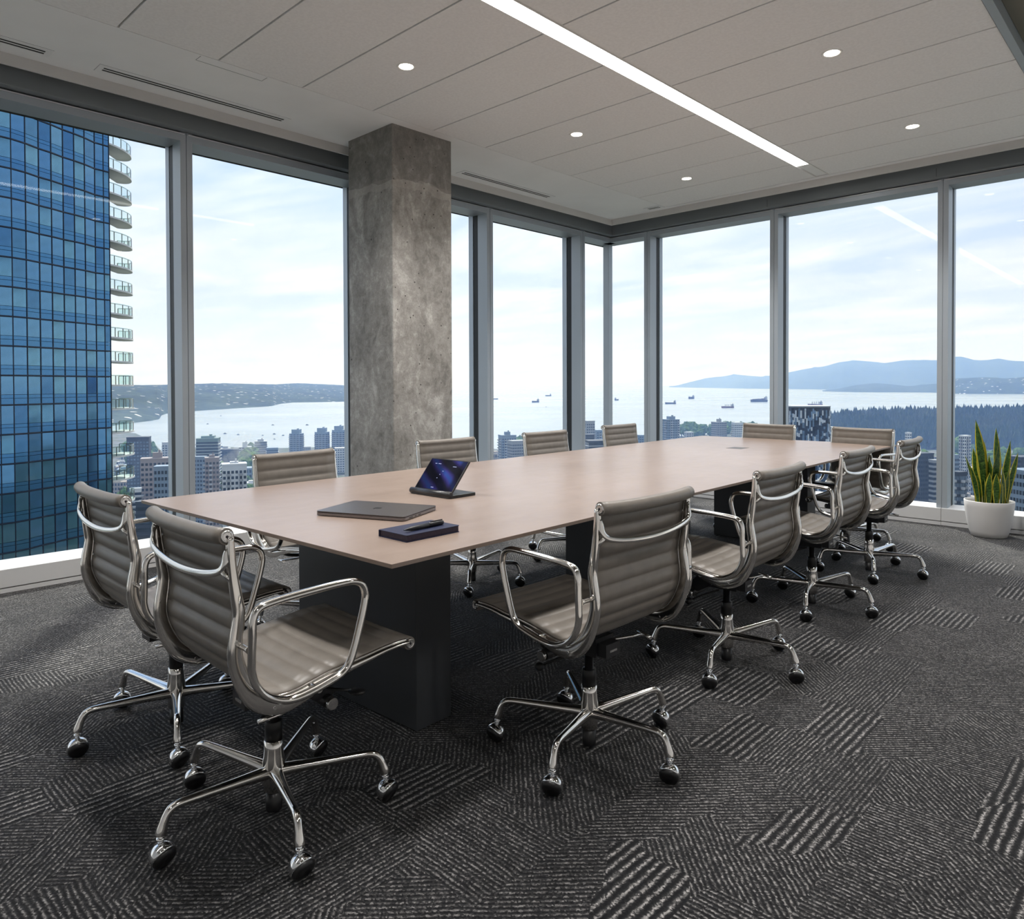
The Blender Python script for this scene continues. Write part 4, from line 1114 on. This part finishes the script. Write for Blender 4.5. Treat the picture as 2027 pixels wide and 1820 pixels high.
# ---- city towers
def bmat(name, c, r=0.75): 
    k = 'b_'+name
    if k not in MT: MT[k] = mat(name, c, r, noise=(0.08, 0.08, 3))
    return MT[k]
WIN = mat('city_window', (0.03, 0.045, 0.065), 0.15, spec=0.8, noise=(0.3, 0.3, 2))
WINL = mat('city_window_pale', (0.14, 0.19, 0.25), 0.15, spec=0.8, noise=(0.3, 0.3, 2))
CONC = {'mauve': (0.30, 0.265, 0.265), 'white': (0.58, 0.59, 0.60), 'grey': (0.30, 0.31, 0.325), 'dark': (0.055, 0.07, 0.095), 'teal': (0.20, 0.27, 0.27),
        'blue': (0.20, 0.26, 0.33), 'tan': (0.36, 0.31, 0.27), 'pale': (0.45, 0.46, 0.48)}
TOWERS_XY = []
def tower(px0, px1, ytop, d, colr, label, rot=20, ratio=0.8, cols=6, cols2=5, style='grid', cap=None, balc=False, name='apartment_tower', rnd_sides=0, win=WIN):
    pc = (px0+px1)/2; W = (px1-px0)/FPX*d
    a = W/(abs(cos(R(rot)))+ratio*abs(sin(R(rot)))); b = a*ratio
    P_ = at_depth(pc, ytop, d); H = P_.z-LAND
    e = empty(name, (P_.x, P_.y, LAND), YAW+R(rot)); tag(e, label, 'building')
    TOWERS_XY.append((P_.x, P_.y, max(a, b)))
    cm = bmat(colr+'_facade', CONC[colr])
    nf = max(2, int(H/2.9))
    m = MB()
    if rnd_sides:
        rr = W/2; ring = [(rr*cos(2*pi*i/rnd_sides), rr*sin(2*pi*i/rnd_sides)) for i in range(rnd_sides)]
        m.prism(ring, 0, H)
    else:
        m.box(-a/2, a/2, -b/2, b/2, 0, H)
        m.box(-a/2-0.15, a/2+0.15, -b/2-0.15, b/2+0.15, H-0.35, H+0.55)
    m.obj('walls', cm, e)
    w = MB(); bl = MB()
    for f in range(nf):
        z0 = f*2.9+0.9
        if z0+1.5 > H-0.4: break
        if style == 'grid' or style == 'fine':
            faces = []
            if rnd_sides:
                for s_ in range(rnd_sides):
                    p, q = Vector(ring[s_]), Vector(ring[(s_+1) % rnd_sides])
                    c_ = (p+q)/2; t_ = (q-p)
                    n_ = c_.normalized()
                    w.obox((c_.x+n_.x*0.02, c_.y+n_.y*0.02, z0+0.7), t_.to_3d()*0.32, n_.to_3d()*0.10, Vector((0, 0, 0.75)))
                    if balc: bl.obox((c_.x+n_.x*0.5, c_.y+n_.y*0.5, f*2.9+0.1), t_.to_3d()*0.48, n_.to_3d()*0.6, Vector((0, 0, 0.35)))
                continue
            for i in range(cols):
                x = -a/2+a*(i+0.5)/cols
                w.box(x-a/cols*0.32, x+a/cols*0.32, -b/2-0.08, -b/2+0.05, z0, z0+1.5, 0, False)
                if balc and i % 3 == 1: bl.box(x-a/cols*0.5, x+a/cols*0.5, -b/2-1.3, -b/2, f*2.9-0.15, f*2.9+0.9, 0, True)
            for i in range(cols2):
                y = -b/2+b*(i+0.5)/cols2
                for sx in ((-1, 1) if rot == 0 else ((1,) if rot < 0 else (-1,))):
                    w.box(sx*a/2-0.08, sx*a/2+0.08, y-b/cols2*0.32, y+b/cols2*0.32, z0, z0+1.5, 0, False)
                    if balc and i % 3 == 1: bl.box(min(sx*a/2, sx*(a/2+1.3)), max(sx*a/2, sx*(a/2+1.3)), y-b/cols2*0.5, y+b/cols2*0.5, f*2.9-0.15, f*2.9+0.9)
        elif style == 'band':
            w.box(-a/2-0.06, a/2+0.06, -b/2-0.06, b/2+0.06, z0, z0+1.55, 0, False)
            if balc: bl.box(-a/2-1.1, a/2+1.1, -b/2-1.1, b/2+1.1, f*2.9-0.1, f*2.9+0.35)
    if w.v:
        o = w.obj('windows', win, e, fix=False); o['kind'] = 'stuff'
    if bl.v:
        o = bl.obj('balconies', bmat('pale_facade', CONC['pale']) if colr != 'white' else bmat('grey_facade', CONC['grey']), e, fix=False); o['kind'] = 'stuff'
    if cap:
        cw, ch = cap
        m = MB(); m.box(-a*cw/2, a*cw/2, -b*cw/2, b*cw/2, H, H+ch); m.box(a*cw*0.1, a*cw*0.3, -b*cw*0.2, b*cw*0.1, H+ch, H+ch+1.4)
        m.obj('roof_unit', bmat(colr+'_facade', CONC[colr]), e)
    return e, a, b, H
tower(252, 298, 866, 620, 'dark', 'dark blue tower with a grid of pale windows, right beside the glass tower', 18, 0.7, 7, 4, cap=None, win=WINL)
tower(322, 345, 876, 900, 'pale', 'pale tower half hidden by the first mullion, above the water', 12, 0.8, 4, 4, balc=True)
tower(279, 345, 908, 420, 'mauve', 'mauve grey slab block with a roof hut, left of the first mullion', 22, 0.55, 8, 4, cap=(0.3, 3.6), name='apartment_block')
tower(306, 350, 924, 330, 'blue', 'light blue block with rounded corners, lower left of the first mullion', 15, 0.8, 6, 5, name='apartment_block')
tower(256, 281, 968, 400, 'white', 'low white terraced building below the round balconies', 24, 0.8, 5, 4, 'band', balc=True, name='terraced_building')
tower(272, 306, 994, 300, 'dark', 'dark flat roofed building low down behind the left office chairs', 10, 0.8, 5, 4, 'band', name='office_building')
tower(389, 436, 868, 690, 'teal', 'green grey terraced tower with roof garden, right of the first mullion', 14, 0.85, 6, 5, 'band', balc=True, cap=(0.6, 2.5))
tower(403, 436, 907, 450, 'mauve', 'mauve tower with stacked balconies in front of the green terraced tower', 25, 0.9, 4, 4, balc=True, cap=(0.4, 2.0))
tower(385, 409, 905, 520, 'blue', 'blue grey block against the first mullion, behind the mauve tower', 10, 0.8, 4, 3)
tower(436, 491, 919, 380, 'white', 'white apartment tower with dark balcony bays, left of the first window side chair', 24, 0.75, 6, 4, balc=True, cap=(0.35, 1.4))
tower(438, 473, 890, 900, 'dark', 'dark mid height block behind the white apartment tower', 14, 0.7, 5, 4, name='apartment_block')
tower(471, 499, 885, 1000, 'white', 'small white stepped building behind the steam', 18, 0.8, 4, 4, cap=(0.4, 7.0), name='apartment_block')
tower(502, 530, 874, 980, 'pale', 'lavender stepped block by the water, its taller left half', 20, 0.8, 5, 4, 'band', balc=True, cap=(0.5, 3.0), name='apartment_block')
tower(526, 552, 887, 960, 'blue', 'lavender stepped block by the water, its lower right half', 20, 0.8, 5, 4, 'band', balc=True, name='apartment_block')
for x0, x1, yt, w_ in ((573, 601, 858, 'left one'), (623, 652, 855, 'middle one'), (657, 685, 851, 'right one, beside the concrete column')):
    tower(x0, x1, yt, 1100, 'blue', 'rounded grey tower, '+w_+' of three above the water', 0, 1, rnd_sides=14, balc=True, cap=(0.55, 6.0))
tower(601, 616, 885, 1050, 'pale', 'small pale block at the foot of the left round tower', 15, 0.8, 4, 3, name='apartment_block')
tower(661, 688, 887, 900, 'white', 'white block at the foot of the right round tower', 15, 0.8, 5, 3, name='apartment_block')
tower(986, 1022, 862, 800, 'blue', 'blue grey stepped tower left of the third window side chair', 18, 0.85, 6, 5, balc=True, cap=(0.35, 4.0))
tower(1004, 1043, 873, 720, 'grey', 'broad grey tower directly behind the third window side chair', 24, 0.8, 8, 5, 'fine')
tower(1157, 1177, 834, 820, 'grey', 'tall grey tower in the narrow corner window', 14, 0.8, 4, 3)
tower(1157, 1176, 861, 640, 'dark', 'dark office block below the tall grey tower in the corner window', 8, 0.8, 4, 3, 'band', name='office_building')
tower(1175, 1200, 852, 900, 'blue', 'light blue tower beside the corner post', 16, 0.8, 4, 4, balc=True)
tower(1158, 1200, 873, 520, 'dark', 'low dark block with white roof railings at the foot of the corner window', 10, 0.9, 7, 4, 'band', balc=True, name='office_building')
tower(1262, 1278, 862, 900, 'blue', 'pale blue block seen right of the fourth window side chair', 12, 0.8, 3, 3, name='apartment_block')
tower(1312, 1344, 831, 900, 'blue', 'blue tower with balconies and a roof hut, left in the far window', 20, 0.8, 5, 4, balc=True, cap=(0.5, 4.2))
tower(1409, 1437, 836, 1000, 'grey', 'dark grey tower with a roof hut in the middle of the far window', 22, 0.9, 5, 5, 'fine', cap=(0.32, 4.5))
tower(1449, 1469, 837, 1000, 'white', 'plain white tower just left of the far end chairs', 12, 0.8, 4, 3)
tower(1355, 1372, 856, 1000, 'pale', 'small pale house among the trees left in the far window', 12, 0.8, 3, 3, name='house')
# patterned glass block
px0, px1, d = 1561, 1638, 450.0
P_ = at_depth((px0+px1)/2, 804, d); a = (px1-px0)/FPX*d; H = P_.z-LAND
e = empty('patterned_glass_block', (P_.x, P_.y, LAND), YAW); tag(e, 'rounded glass block in a mosaic of dark and pale panels behind the far chairs', 'building')
m = MB()
ring = []
for i in range(25):
    t = pi+pi*i/24; c_, s_ = cos(t), sin(t)
    ring.append((a/2*math.copysign(abs(c_)**0.55, c_), 9.0*math.copysign(abs(s_)**0.55, s_)))
m.prism(ring+[(a/2, 9.0), (-a/2, 9.0)], 0, H-0.4); m.obj('walls', bmat('dark_facade', CONC['dark']), e)
pm_ = [mat('panel_dark', (0.035, 0.055, 0.09), 0.15, metal=0.4, noise=(0.4, 0.2, 2)), mat('panel_blue', (0.15, 0.23, 0.34), 0.15, metal=0.4, noise=(0.4, 0.2, 2)), mat('panel_white', (0.55, 0.60, 0.66), 0.4, noise=(0.4, 0.1, 2))]
random.seed(11)
tot = []
for p, q in zip(ring[:-1], ring[1:]):
    L_ = hypot(q[0]-p[0], q[1]-p[1]); ns = max(1, round(L_/1.05))
    for s in range(ns):
        tot.append(((p[0]+(q[0]-p[0])*s/ns, p[1]+(q[1]-p[1])*s/ns), (p[0]+(q[0]-p[0])*(s+1)/ns, p[1]+(q[1]-p[1])*(s+1)/ns)))
m = MB(); 
for p, q in tot:
    z = H-random.choice((1.2, 2.4, 3.0)); pv, qv = Vector(p), Vector(q); t_ = qv-pv; n_ = Vector((t_.y, -t_.x)).normalized(); c_ = (pv+qv)/2
    if n_.dot(c_) < 0: n_ = -n_
    while z > 20:
        h = random.choice((1.6, 2.4, 3.2, 4.8)); k_ = random.choices((0, 1, 2), (0.5, 0.28, 0.22))[0]
        m.obox((c_.x, c_.y, z-h/2), t_.to_3d()*0.46, n_.to_3d()*(0.10+0.05*k_), Vector((0, 0, h/2-0.06)), k_); z -= h
o = m.obj('facade_panels', pm_, e, fix=False); o['kind'] = 'stuff'
m = MB(); m.prism([(x*1.02, y*1.02) for x, y in ring]+[(a/2*1.02, 9.2), (-a/2*1.02, 9.2)], H-0.4, H+0.3); m.obj('parapet', bmat('white_facade', CONC['white']), e)
tower(1637, 1652, 846, 600, 'white', 'narrow white tower between the two far end chairs', 8, 0.8, 2, 3)
tower(1793, 1803, 857, 800, 'white', 'slim white tower against the forest, left of the last mullion', 8, 0.8, 2, 3)
tower(1806, 1844, 898, 470, 'dark', 'dark blue tower behind the farthest right hand chair', 16, 0.8, 6, 4, balc=False)
tower(1842, 1862, 912, 430, 'grey', 'plain grey tower against the left side of the last mullion', 6, 0.8, 4, 3, 'band')
tower(1885, 1897, 902, 480, 'blue', 'narrow blue tower just right of the last mullion', 12, 0.8, 3, 3)
tower(1884, 1912, 936, 300, 'dark', 'dark apartment block with white balconies left of the plant', 22, 0.8, 5, 4, balc=True, win=WINL, name='apartment_block')
tower(1900, 1920, 863, 640, 'white', 'white tower against the forest, left of the snake plant', 18, 0.7, 3, 3, balc=True)
tower(1985, 2008, 931, 300, 'white', 'white building with striped balconies right behind the snake plant', 12, 0.9, 4, 4, 'band', balc=True, name='apartment_block')
tower(2006, 2060, 932, 260, 'blue', 'glassy blue block at the right edge of the picture', 8, 0.9, 8, 6, 'fine', name='office_building')
tower(2000, 2050, 905, 420, 'dark', 'dark flat roofed block behind the glassy blue one at the right edge', 8, 0.8, 8, 4, 'band', name='office_building')
tower(1660, 1700, 905, 420, 'grey', 'grey block hidden behind the far end of the table', 12, 0.8, 6, 4, name='apartment_block')

# low houses filling the streets
random.seed(21)
hm = []
for key in ('white', 'pale', 'mauve', 'blue', 'grey', 'tan'):
    m = MB(); m.box(-0.5, 0.5, -0.5, 0.5, 0, 1); m.box(-0.3, 0.1, -0.25, 0.2, 1, 1.12); hm.append((m.mesh('walls', bmat(key+'_facade', CONC[key]))))
wm_ = MB()
for f in range(3):
    for i in range(5):
        x = -0.5+(i+0.5)/5
        wm_.box(x-0.06, x+0.06, -0.508, 0.508, 0.12+f*0.30, 0.30+f*0.30, 0, False); wm_.box(-0.508, 0.508, x-0.06, x+0.06, 0.12+f*0.30, 0.30+f*0.30, 0, False)
wm_ = wm_.mesh('windows', WIN, False)
cnt = 0
while cnt < 175:
    px = random.choice((random.uniform(232, 345), random.uniform(380, 700), random.uniform(980, 1060), random.uniform(1780, 2060), random.uniform(1150, 1210), random.uniform(1000, 1780)))
    py = random.uniform(905, 1130)
    p = at_z(px, py, LAND)
    if p.xy.length < 190 or p.xy.length > 1150: continue
    s = random.uniform(11, 19)
    if any(hypot(p.x-x, p.y-y) < r_*0.72+s*0.75 for x, y, r_ in TOWERS_XY): continue
    TOWERS_XY.append((p.x, p.y, s)); cnt += 1
    h_ = random.uniform(9, 22)
    e = empty('low_rise_building', (p.x, p.y, LAND), YAW+R(20)+random.choice((0, pi/2))); e.scale = (s, s*random.uniform(0.7, 1.2), h_)
    tag(e, 'small low-rise building among the streets far below the windows', 'building', 'low-rise buildings in the streets')
    o = bpy.data.objects.new('walls', hm[cnt % len(hm)]); COL.objects.link(o); o.parent = e
    o = bpy.data.objects.new('windows', wm_); COL.objects.link(o); o.parent = e; o['kind'] = 'stuff'

# ---- trees
MT['leafy'] = forest_mat('street_tree_foliage', (0.035, 0.075, 0.02), (0.09, 0.16, 0.04), (0.20, 0.27, 0.07), 0.25, 0)
MT['fir'] = forest_mat('fir_foliage', (0.012, 0.028, 0.018), (0.030, 0.055, 0.028), (0.075, 0.105, 0.045), 0.012, 0)
MT['bark'] = mat('bark', (0.08, 0.06, 0.045), 0.9, noise=(2.0, 0.2, 2))
def blob_tree(seed):
    bm = bmesh.new(); bmesh.ops.create_icosphere(bm, subdivisions=3, radius=1.0)
    for v in bm.verts:
        n_ = MN.noise(v.co*2.2+Vector((seed*7, 0, 0)))*0.38+MN.noise(v.co*5.5+Vector((0, seed*3, 0)))*0.22
        v.co *= 1+n_; v.co.z = v.co.z*0.85+1.35
    me = bpy.data.meshes.new('crown'); bm.to_mesh(me); bm.free(); me.materials.append(MT['leafy'])
    return me
crowns = [blob_tree(i) for i in range(4)]
m = MB(); m.lathe([(0.12, 0), (0.08, 1.0)], 7); trunk_me = m.mesh('trunk', MT['bark'])
random.seed(5)
CL = [(250, 300, 905, 965, 14), (262, 285, 925, 962, 10), (385, 452, 945, 990, 22), (478, 502, 915, 1000, 18), (300, 345, 960, 1040, 10), (1800, 1862, 925, 1030, 26), (1880, 2027, 905, 1000, 26), (232, 275, 1000, 1080, 12), (1345, 1412, 858, 872, 24), (1430, 1500, 855, 870, 16), (1020, 1620, 900, 990, 40)]
for x0, x1, y0, y1, n_ in CL:
    for k in range(n_):
        p = at_z(random.uniform(x0, x1), random.uniform(y0, y1), LAND)
        if any(hypot(p.x-x, p.y-y) < r_*0.55 for x, y, r_ in TOWERS_XY): continue
        sz = random.uniform(4.0, 7.0) if p.xy.length < 900 else random.uniform(7.0, 12.0)
        e = empty('street_tree', (p.x, p.y, LAND), random.uniform(0, 6)); e.scale = (sz, sz, sz*random.uniform(0.9, 1.3))
        tag(e, 'leafy green street tree among the buildings below the windows', 'tree', 'street trees')
        o = bpy.data.objects.new('crown', crowns[k % 4]); COL.objects.link(o); o.parent = e
        o = bpy.data.objects.new('trunk', trunk_me); COL.objects.link(o); o.parent = e

def fir_verts(sd):
    rr = random.Random(sd); v, f = [], []
    for z0, z1, r0 in ((0.12, 0.62, 0.26), (0.42, 1.0, 0.19)):
        o = len(v)
        for i in range(6):
            a = 2*pi*i/6+rr.random()*0.6; q = r0*rr.uniform(0.7, 1.15); v.append((q*cos(a), q*sin(a), z0+rr.uniform(-0.05, 0.05)))
        v.append((0, 0, z1)); v.append((0, 0, z0))
        for i in range(6): f.append((o+i, o+(i+1) % 6, o+6)); f.append((o+(i+1) % 6, o+i, o+7))
    return v, f
FV = [fir_verts(i) for i in range(5)]
fir_me = []
for v, f in FV:
    me = bpy.data.meshes.new('fir_tree'); me.from_pydata(v, [], f); me.materials.append(MT['fir']); fir_me.append(me)
random.seed(9)
spots = []
while len(spots) < 9000:
    px = random.uniform(1642, 2140); py = 816+74*random.random()**1.15
    ylim = lerp([(1642, 836), (1670, 826), (1760, 822), (1860, 819), (2140, 814)], px)
    if py < ylim: continue
    p = at_z(px, py, LAND); 
    if any(hypot(p.x-x, p.y-y) < r_*0.6 for x, y, r_ in TOWERS_XY): continue
    spots.append((p.xy.length, p.x, p.y, random.uniform(20, 34)*(0.8 if random.random() < 0.7 else 1.12)))
spots.sort()
V_, F_ = [], []
for i, (dd, x, y, h_) in enumerate(spots):
    rz = random.uniform(0, 6); wd = h_*random.uniform(0.8, 1.3)
    if i < 300:
        o = bpy.data.objects.new('fir_tree', fir_me[i % 5]); COL.objects.link(o); o.location = (x, y, LAND); o.rotation_euler = (0, 0, rz); o.scale = (wd, wd, h_)
        tag(o, 'dark evergreen tree at the near edge of the park forest', 'tree', 'evergreens at the forest edge')
    else:
        v, f = FV[i % 5]; b = len(V_); c_, s_ = cos(rz), sin(rz)
        V_ += [(x+wd*(c_*q[0]-s_*q[1]), y+wd*(s_*q[0]+c_*q[1]), LAND+h_*q[2]) for q in v]; F_ += [tuple(j+b for j in q) for q in f]
me = bpy.data.meshes.new('park_forest'); me.from_pydata(V_, [], F_); me.materials.append(MT['fir'])
o = bpy.data.objects.new('park_forest', me); COL.objects.link(o); tag(o, 'dense dark evergreen park forest reaching to the water on the right', 'forest', kind='stuff')

# ---- ships at anchor
HULL = {'blue': mat('dark_blue_hull', (0.012, 0.022, 0.045), 0.6, noise=(0.05, 0.2, 2)), 'grey': mat('grey_hull', (0.035, 0.045, 0.07), 0.6, noise=(0.05, 0.2, 2)), 'red': mat('faded_red_hull', (0.13, 0.05, 0.055), 0.6, noise=(0.05, 0.2, 2))}
SHW = mat('ship_white', (0.30, 0.32, 0.36), 0.6, noise=(0.05, 0.1, 2))
SHC = mat('ship_crane', (0.35, 0.33, 0.30), 0.6, noise=(0.05, 0.1, 2))
SHB = mat('ship_box', (0.16, 0.14, 0.17), 0.6, noise=(0.03, 0.4, 1))
def ship(px, py, wpx, hull, kind, label, rot=0, bow=1):
    p = at_z(px, py, SEA); d = p.xy.dot(Vector((-sin(YAW), cos(YAW)))); L_ = wpx/FPX*d/max(0.35, abs(cos(R(rot))))
    e = empty('cargo_ship', (p.x, p.y, SEA), YAW+R(rot)+(0 if bow > 0 else pi)); tag(e, label, 'ship')
    k = L_; Hh = 0.105*k; B = 0.17*k
    m = MB()
    dk = [(-0.5, 0.42), (-0.47, 0.5), (0.30, 0.5), (0.42, 0.34), (0.5, 0.0), (0.42, -0.34), (0.30, -0.5), (-0.47, -0.5), (-0.5, -0.42)]
    n_ = len(dk)
    vs = [(x*k*0.96, y*B*0.8, -0.01*k) for x, y in dk]+[(x*k, y*B, Hh*(1.0 if x < 0.3 else 1.25)) for x, y in dk]
    m.add(vs, [tuple(range(n_-1, -1, -1)), tuple(range(n_, 2*n_))]+[(i, (i+1) % n_, n_+(i+1) % n_, n_+i) for i in range(n_)])
    m.obj('hull', HULL[hull], e)
    m = MB(); m.box(-0.46*k, -0.36*k, -B*0.45, B*0.45, Hh, Hh+0.15*k); m.box(-0.47*k, -0.35*k, -B*0.5, B*0.5, Hh+0.115*k, Hh+0.135*k); m.box(-0.45*k, -0.41*k, -B*0.14, B*0.14, Hh+0.15*k, Hh+0.21*k)
    m.obj('deckhouse', SHW, e)
    if kind == 'crane':
        for x in (-0.24, -0.10, 0.04, 0.18):
            m = MB(); m.box((x-0.012)*k, (x+0.012)*k, -0.012*k, 0.012*k, Hh, Hh+0.15*k); m.box((x-0.02)*k, (x+0.02)*k, -0.02*k, 0.02*k, Hh+0.11*k, Hh+0.135*k); m.obj('deck_crane', SHW, e)
    elif kind == 'boxes':
        for x in (-0.30, -0.20, -0.10, 0.0, 0.10, 0.20, 0.30):
            m = MB(); m.box((x-0.043)*k, (x+0.043)*k, -B*0.44, B*0.44, Hh, Hh+random.uniform(0.05, 0.09)*k); m.obj('container_stack', SHB, e)
    else:
        m = MB(); m.box(-0.30*k, 0.30*k, -B*0.3, B*0.3, Hh, Hh+0.02*k); m.box(0.40*k, 0.415*k, -0.006*k, 0.006*k, Hh, Hh+0.09*k); m.obj('deck_gear', SHC, e)
random.seed(4)
ship(1059.5, 797, 14, 'blue', 'deck', 'dark blue ship seen nearly end on, above the third window side chair', 55, -1)
ship(1085, 784.5, 12, 'blue', 'deck', 'dark ship farther out, upper right of the end-on one', 40, -1)
ship(979, 791, 14, 'grey', 'deck', 'pale ship half hidden by the mullion left of the third window side chair', 15, 1)
ship(1221, 793, 9, 'grey', 'deck', 'small grey ship seen end on, right of the corner post', 62, 1)
ship(1327, 800, 23, 'grey', 'deck', 'long low tanker with its deckhouse at the right, leftmost ship in the far window', 20, -1)
ship(1368, 790, 15, 'grey', 'boxes', 'stubby grey ship seen end on, left in the far window and farthest out', 52, -1)
ship(1440, 808, 27, 'red', 'crane', 'reddish bulk carrier with a row of deck cranes, nearest ship in the far window', 18, -1)
ship(1502, 796, 36, 'grey', 'boxes', 'large container ship right in the far window beside the mullion', 12, -1)
ship(1613, 804, 32, 'red', 'crane', 'pink hulled ship partly hidden behind the patterned glass block', 14, -1)
m = MB(); m.add([(-0.5,-0.14,0),(0.3,-0.14,0),(0.5,0,0.06),(0.3,0.14,0),(-0.5,0.14,0),(-0.5,-0.16,0.14),(0.3,-0.16,0.14),(0.55,0,0.2),(0.3,0.16,0.14),(-0.5,0.16,0.14)],
      [(4,3,2,1,0),(5,6,7,8,9),(0,1,6,5),(1,2,7,6),(2,3,8,7),(3,4,9,8),(4,0,5,9)]); boat_me = m.mesh('hull', HULL['blue'])
m = MB(); m.box(-0.25, 0.15, -0.1, 0.1, 0.14, 0.32); m.box(-0.02, 0.01, -0.01, 0.01, 0.3, 0.75); cab_me = m.mesh('cabin', SHW)
for i, (px, py, wpx) in enumerate(((608, 842, 6), (540, 842, 5), (445.5, 859, 6), (471.5, 861, 5), (543, 860, 6), (560.5, 862.5, 5), (543.5, 870, 4), (520, 862.5, 4), (411, 840, 4), (437, 824, 3), (1081, 806, 3))):
    p = at_z(px, py, SEA); d = p.xy.length; L_ = wpx/FPX*d
    e = empty('small_boat', (p.x, p.y, SEA), YAW+R(20*(i % 3))); e.scale = (L_, L_, L_); tag(e, 'tiny dark boat on the bright bay', 'boat', 'small boats on the bay')
    for me, nm in ((boat_me, 'hull'), (cab_me, 'cabin')):
        o = bpy.data.objects.new(nm, me); COL.objects.link(o); o.parent = e

# ---- steam above the roofs, haze over the bay
bm = bmesh.new()
for cx, cy, cz, r_ in ((0, 0, 0, 7), (6, 3, 6, 9), (13, 5, 10, 8), (2, 0, 13, 7), (-8, 2, -2, 5), (20, 4, 4, 6), (9, 2, 17, 5)):
    bmesh.ops.create_icosphere(bm, subdivisions=2, radius=r_, matrix=Matrix.Translation((cx, cy, cz)))
for v in bm.verts: v.co *= 1+0.25*MN.noise(v.co*0.2)
me = bpy.data.meshes.new('steam_plume'); bm.to_mesh(me); bm.free()
vm_ = bpy.data.materials.new('steam_vapour'); vm_.use_nodes = True; nt = vm_.node_tree; nt.nodes.remove(nt.nodes['Principled BSDF'])
vs_ = nt.nodes.new('ShaderNodeVolumeScatter'); vs_.inputs['Density'].default_value = 0.022; vs_.inputs['Color'].default_value = (0.98, 0.98, 0.98, 1); nt.links.new(vs_.outputs[0], nt.nodes['Material Output'].inputs['Volume'])
me.materials.append(vm_)
p = at_depth(466, 906, 640); o = bpy.data.objects.new('steam_plume', me); COL.objects.link(o); o.location = p; o.rotation_euler = (0, 0, YAW)
tag(o, 'white steam drifting up behind the white apartment tower', 'steam', kind='stuff')

def haze(name, dens, col, g, q, z0, z1, label):
    vm = bpy.data.materials.new(name); vm.use_nodes = True; nt = vm.node_tree; nt.nodes.remove(nt.nodes['Principled BSDF'])
    vs = nt.nodes.new('ShaderNodeVolumeScatter'); vs.inputs['Density'].default_value = dens; vs.inputs['Color'].default_value = (*col, 1); vs.inputs['Anisotropy'].default_value = g
    nt.links.new(vs.outputs[0], nt.nodes['Material Output'].inputs['Volume'])
    m = MB(); m.prism([(p.x, p.y) for p in q], z0, z1); o = m.obj(name, vm); tag(o, label, 'haze', kind='stuff')
haze('bay_haze', 0.85e-4, (0.27, 0.45, 1.0), 0.35, [uv2(-480, 180), uv2(480, 180), uv2(32000, 24000), uv2(-32000, 24000)], SEA-5, 700.0, 'thin blue haze hanging over the bay and the far hills')
haze('city_haze', 2.6e-4, (0.30, 0.50, 1.0), 0.35, [uv2(-520, 230), uv2(520, 230), uv2(1500, 1150), uv2(-1500, 1150)], SEA-4, -22.0, 'low blue haze between the apartment towers of the city below')
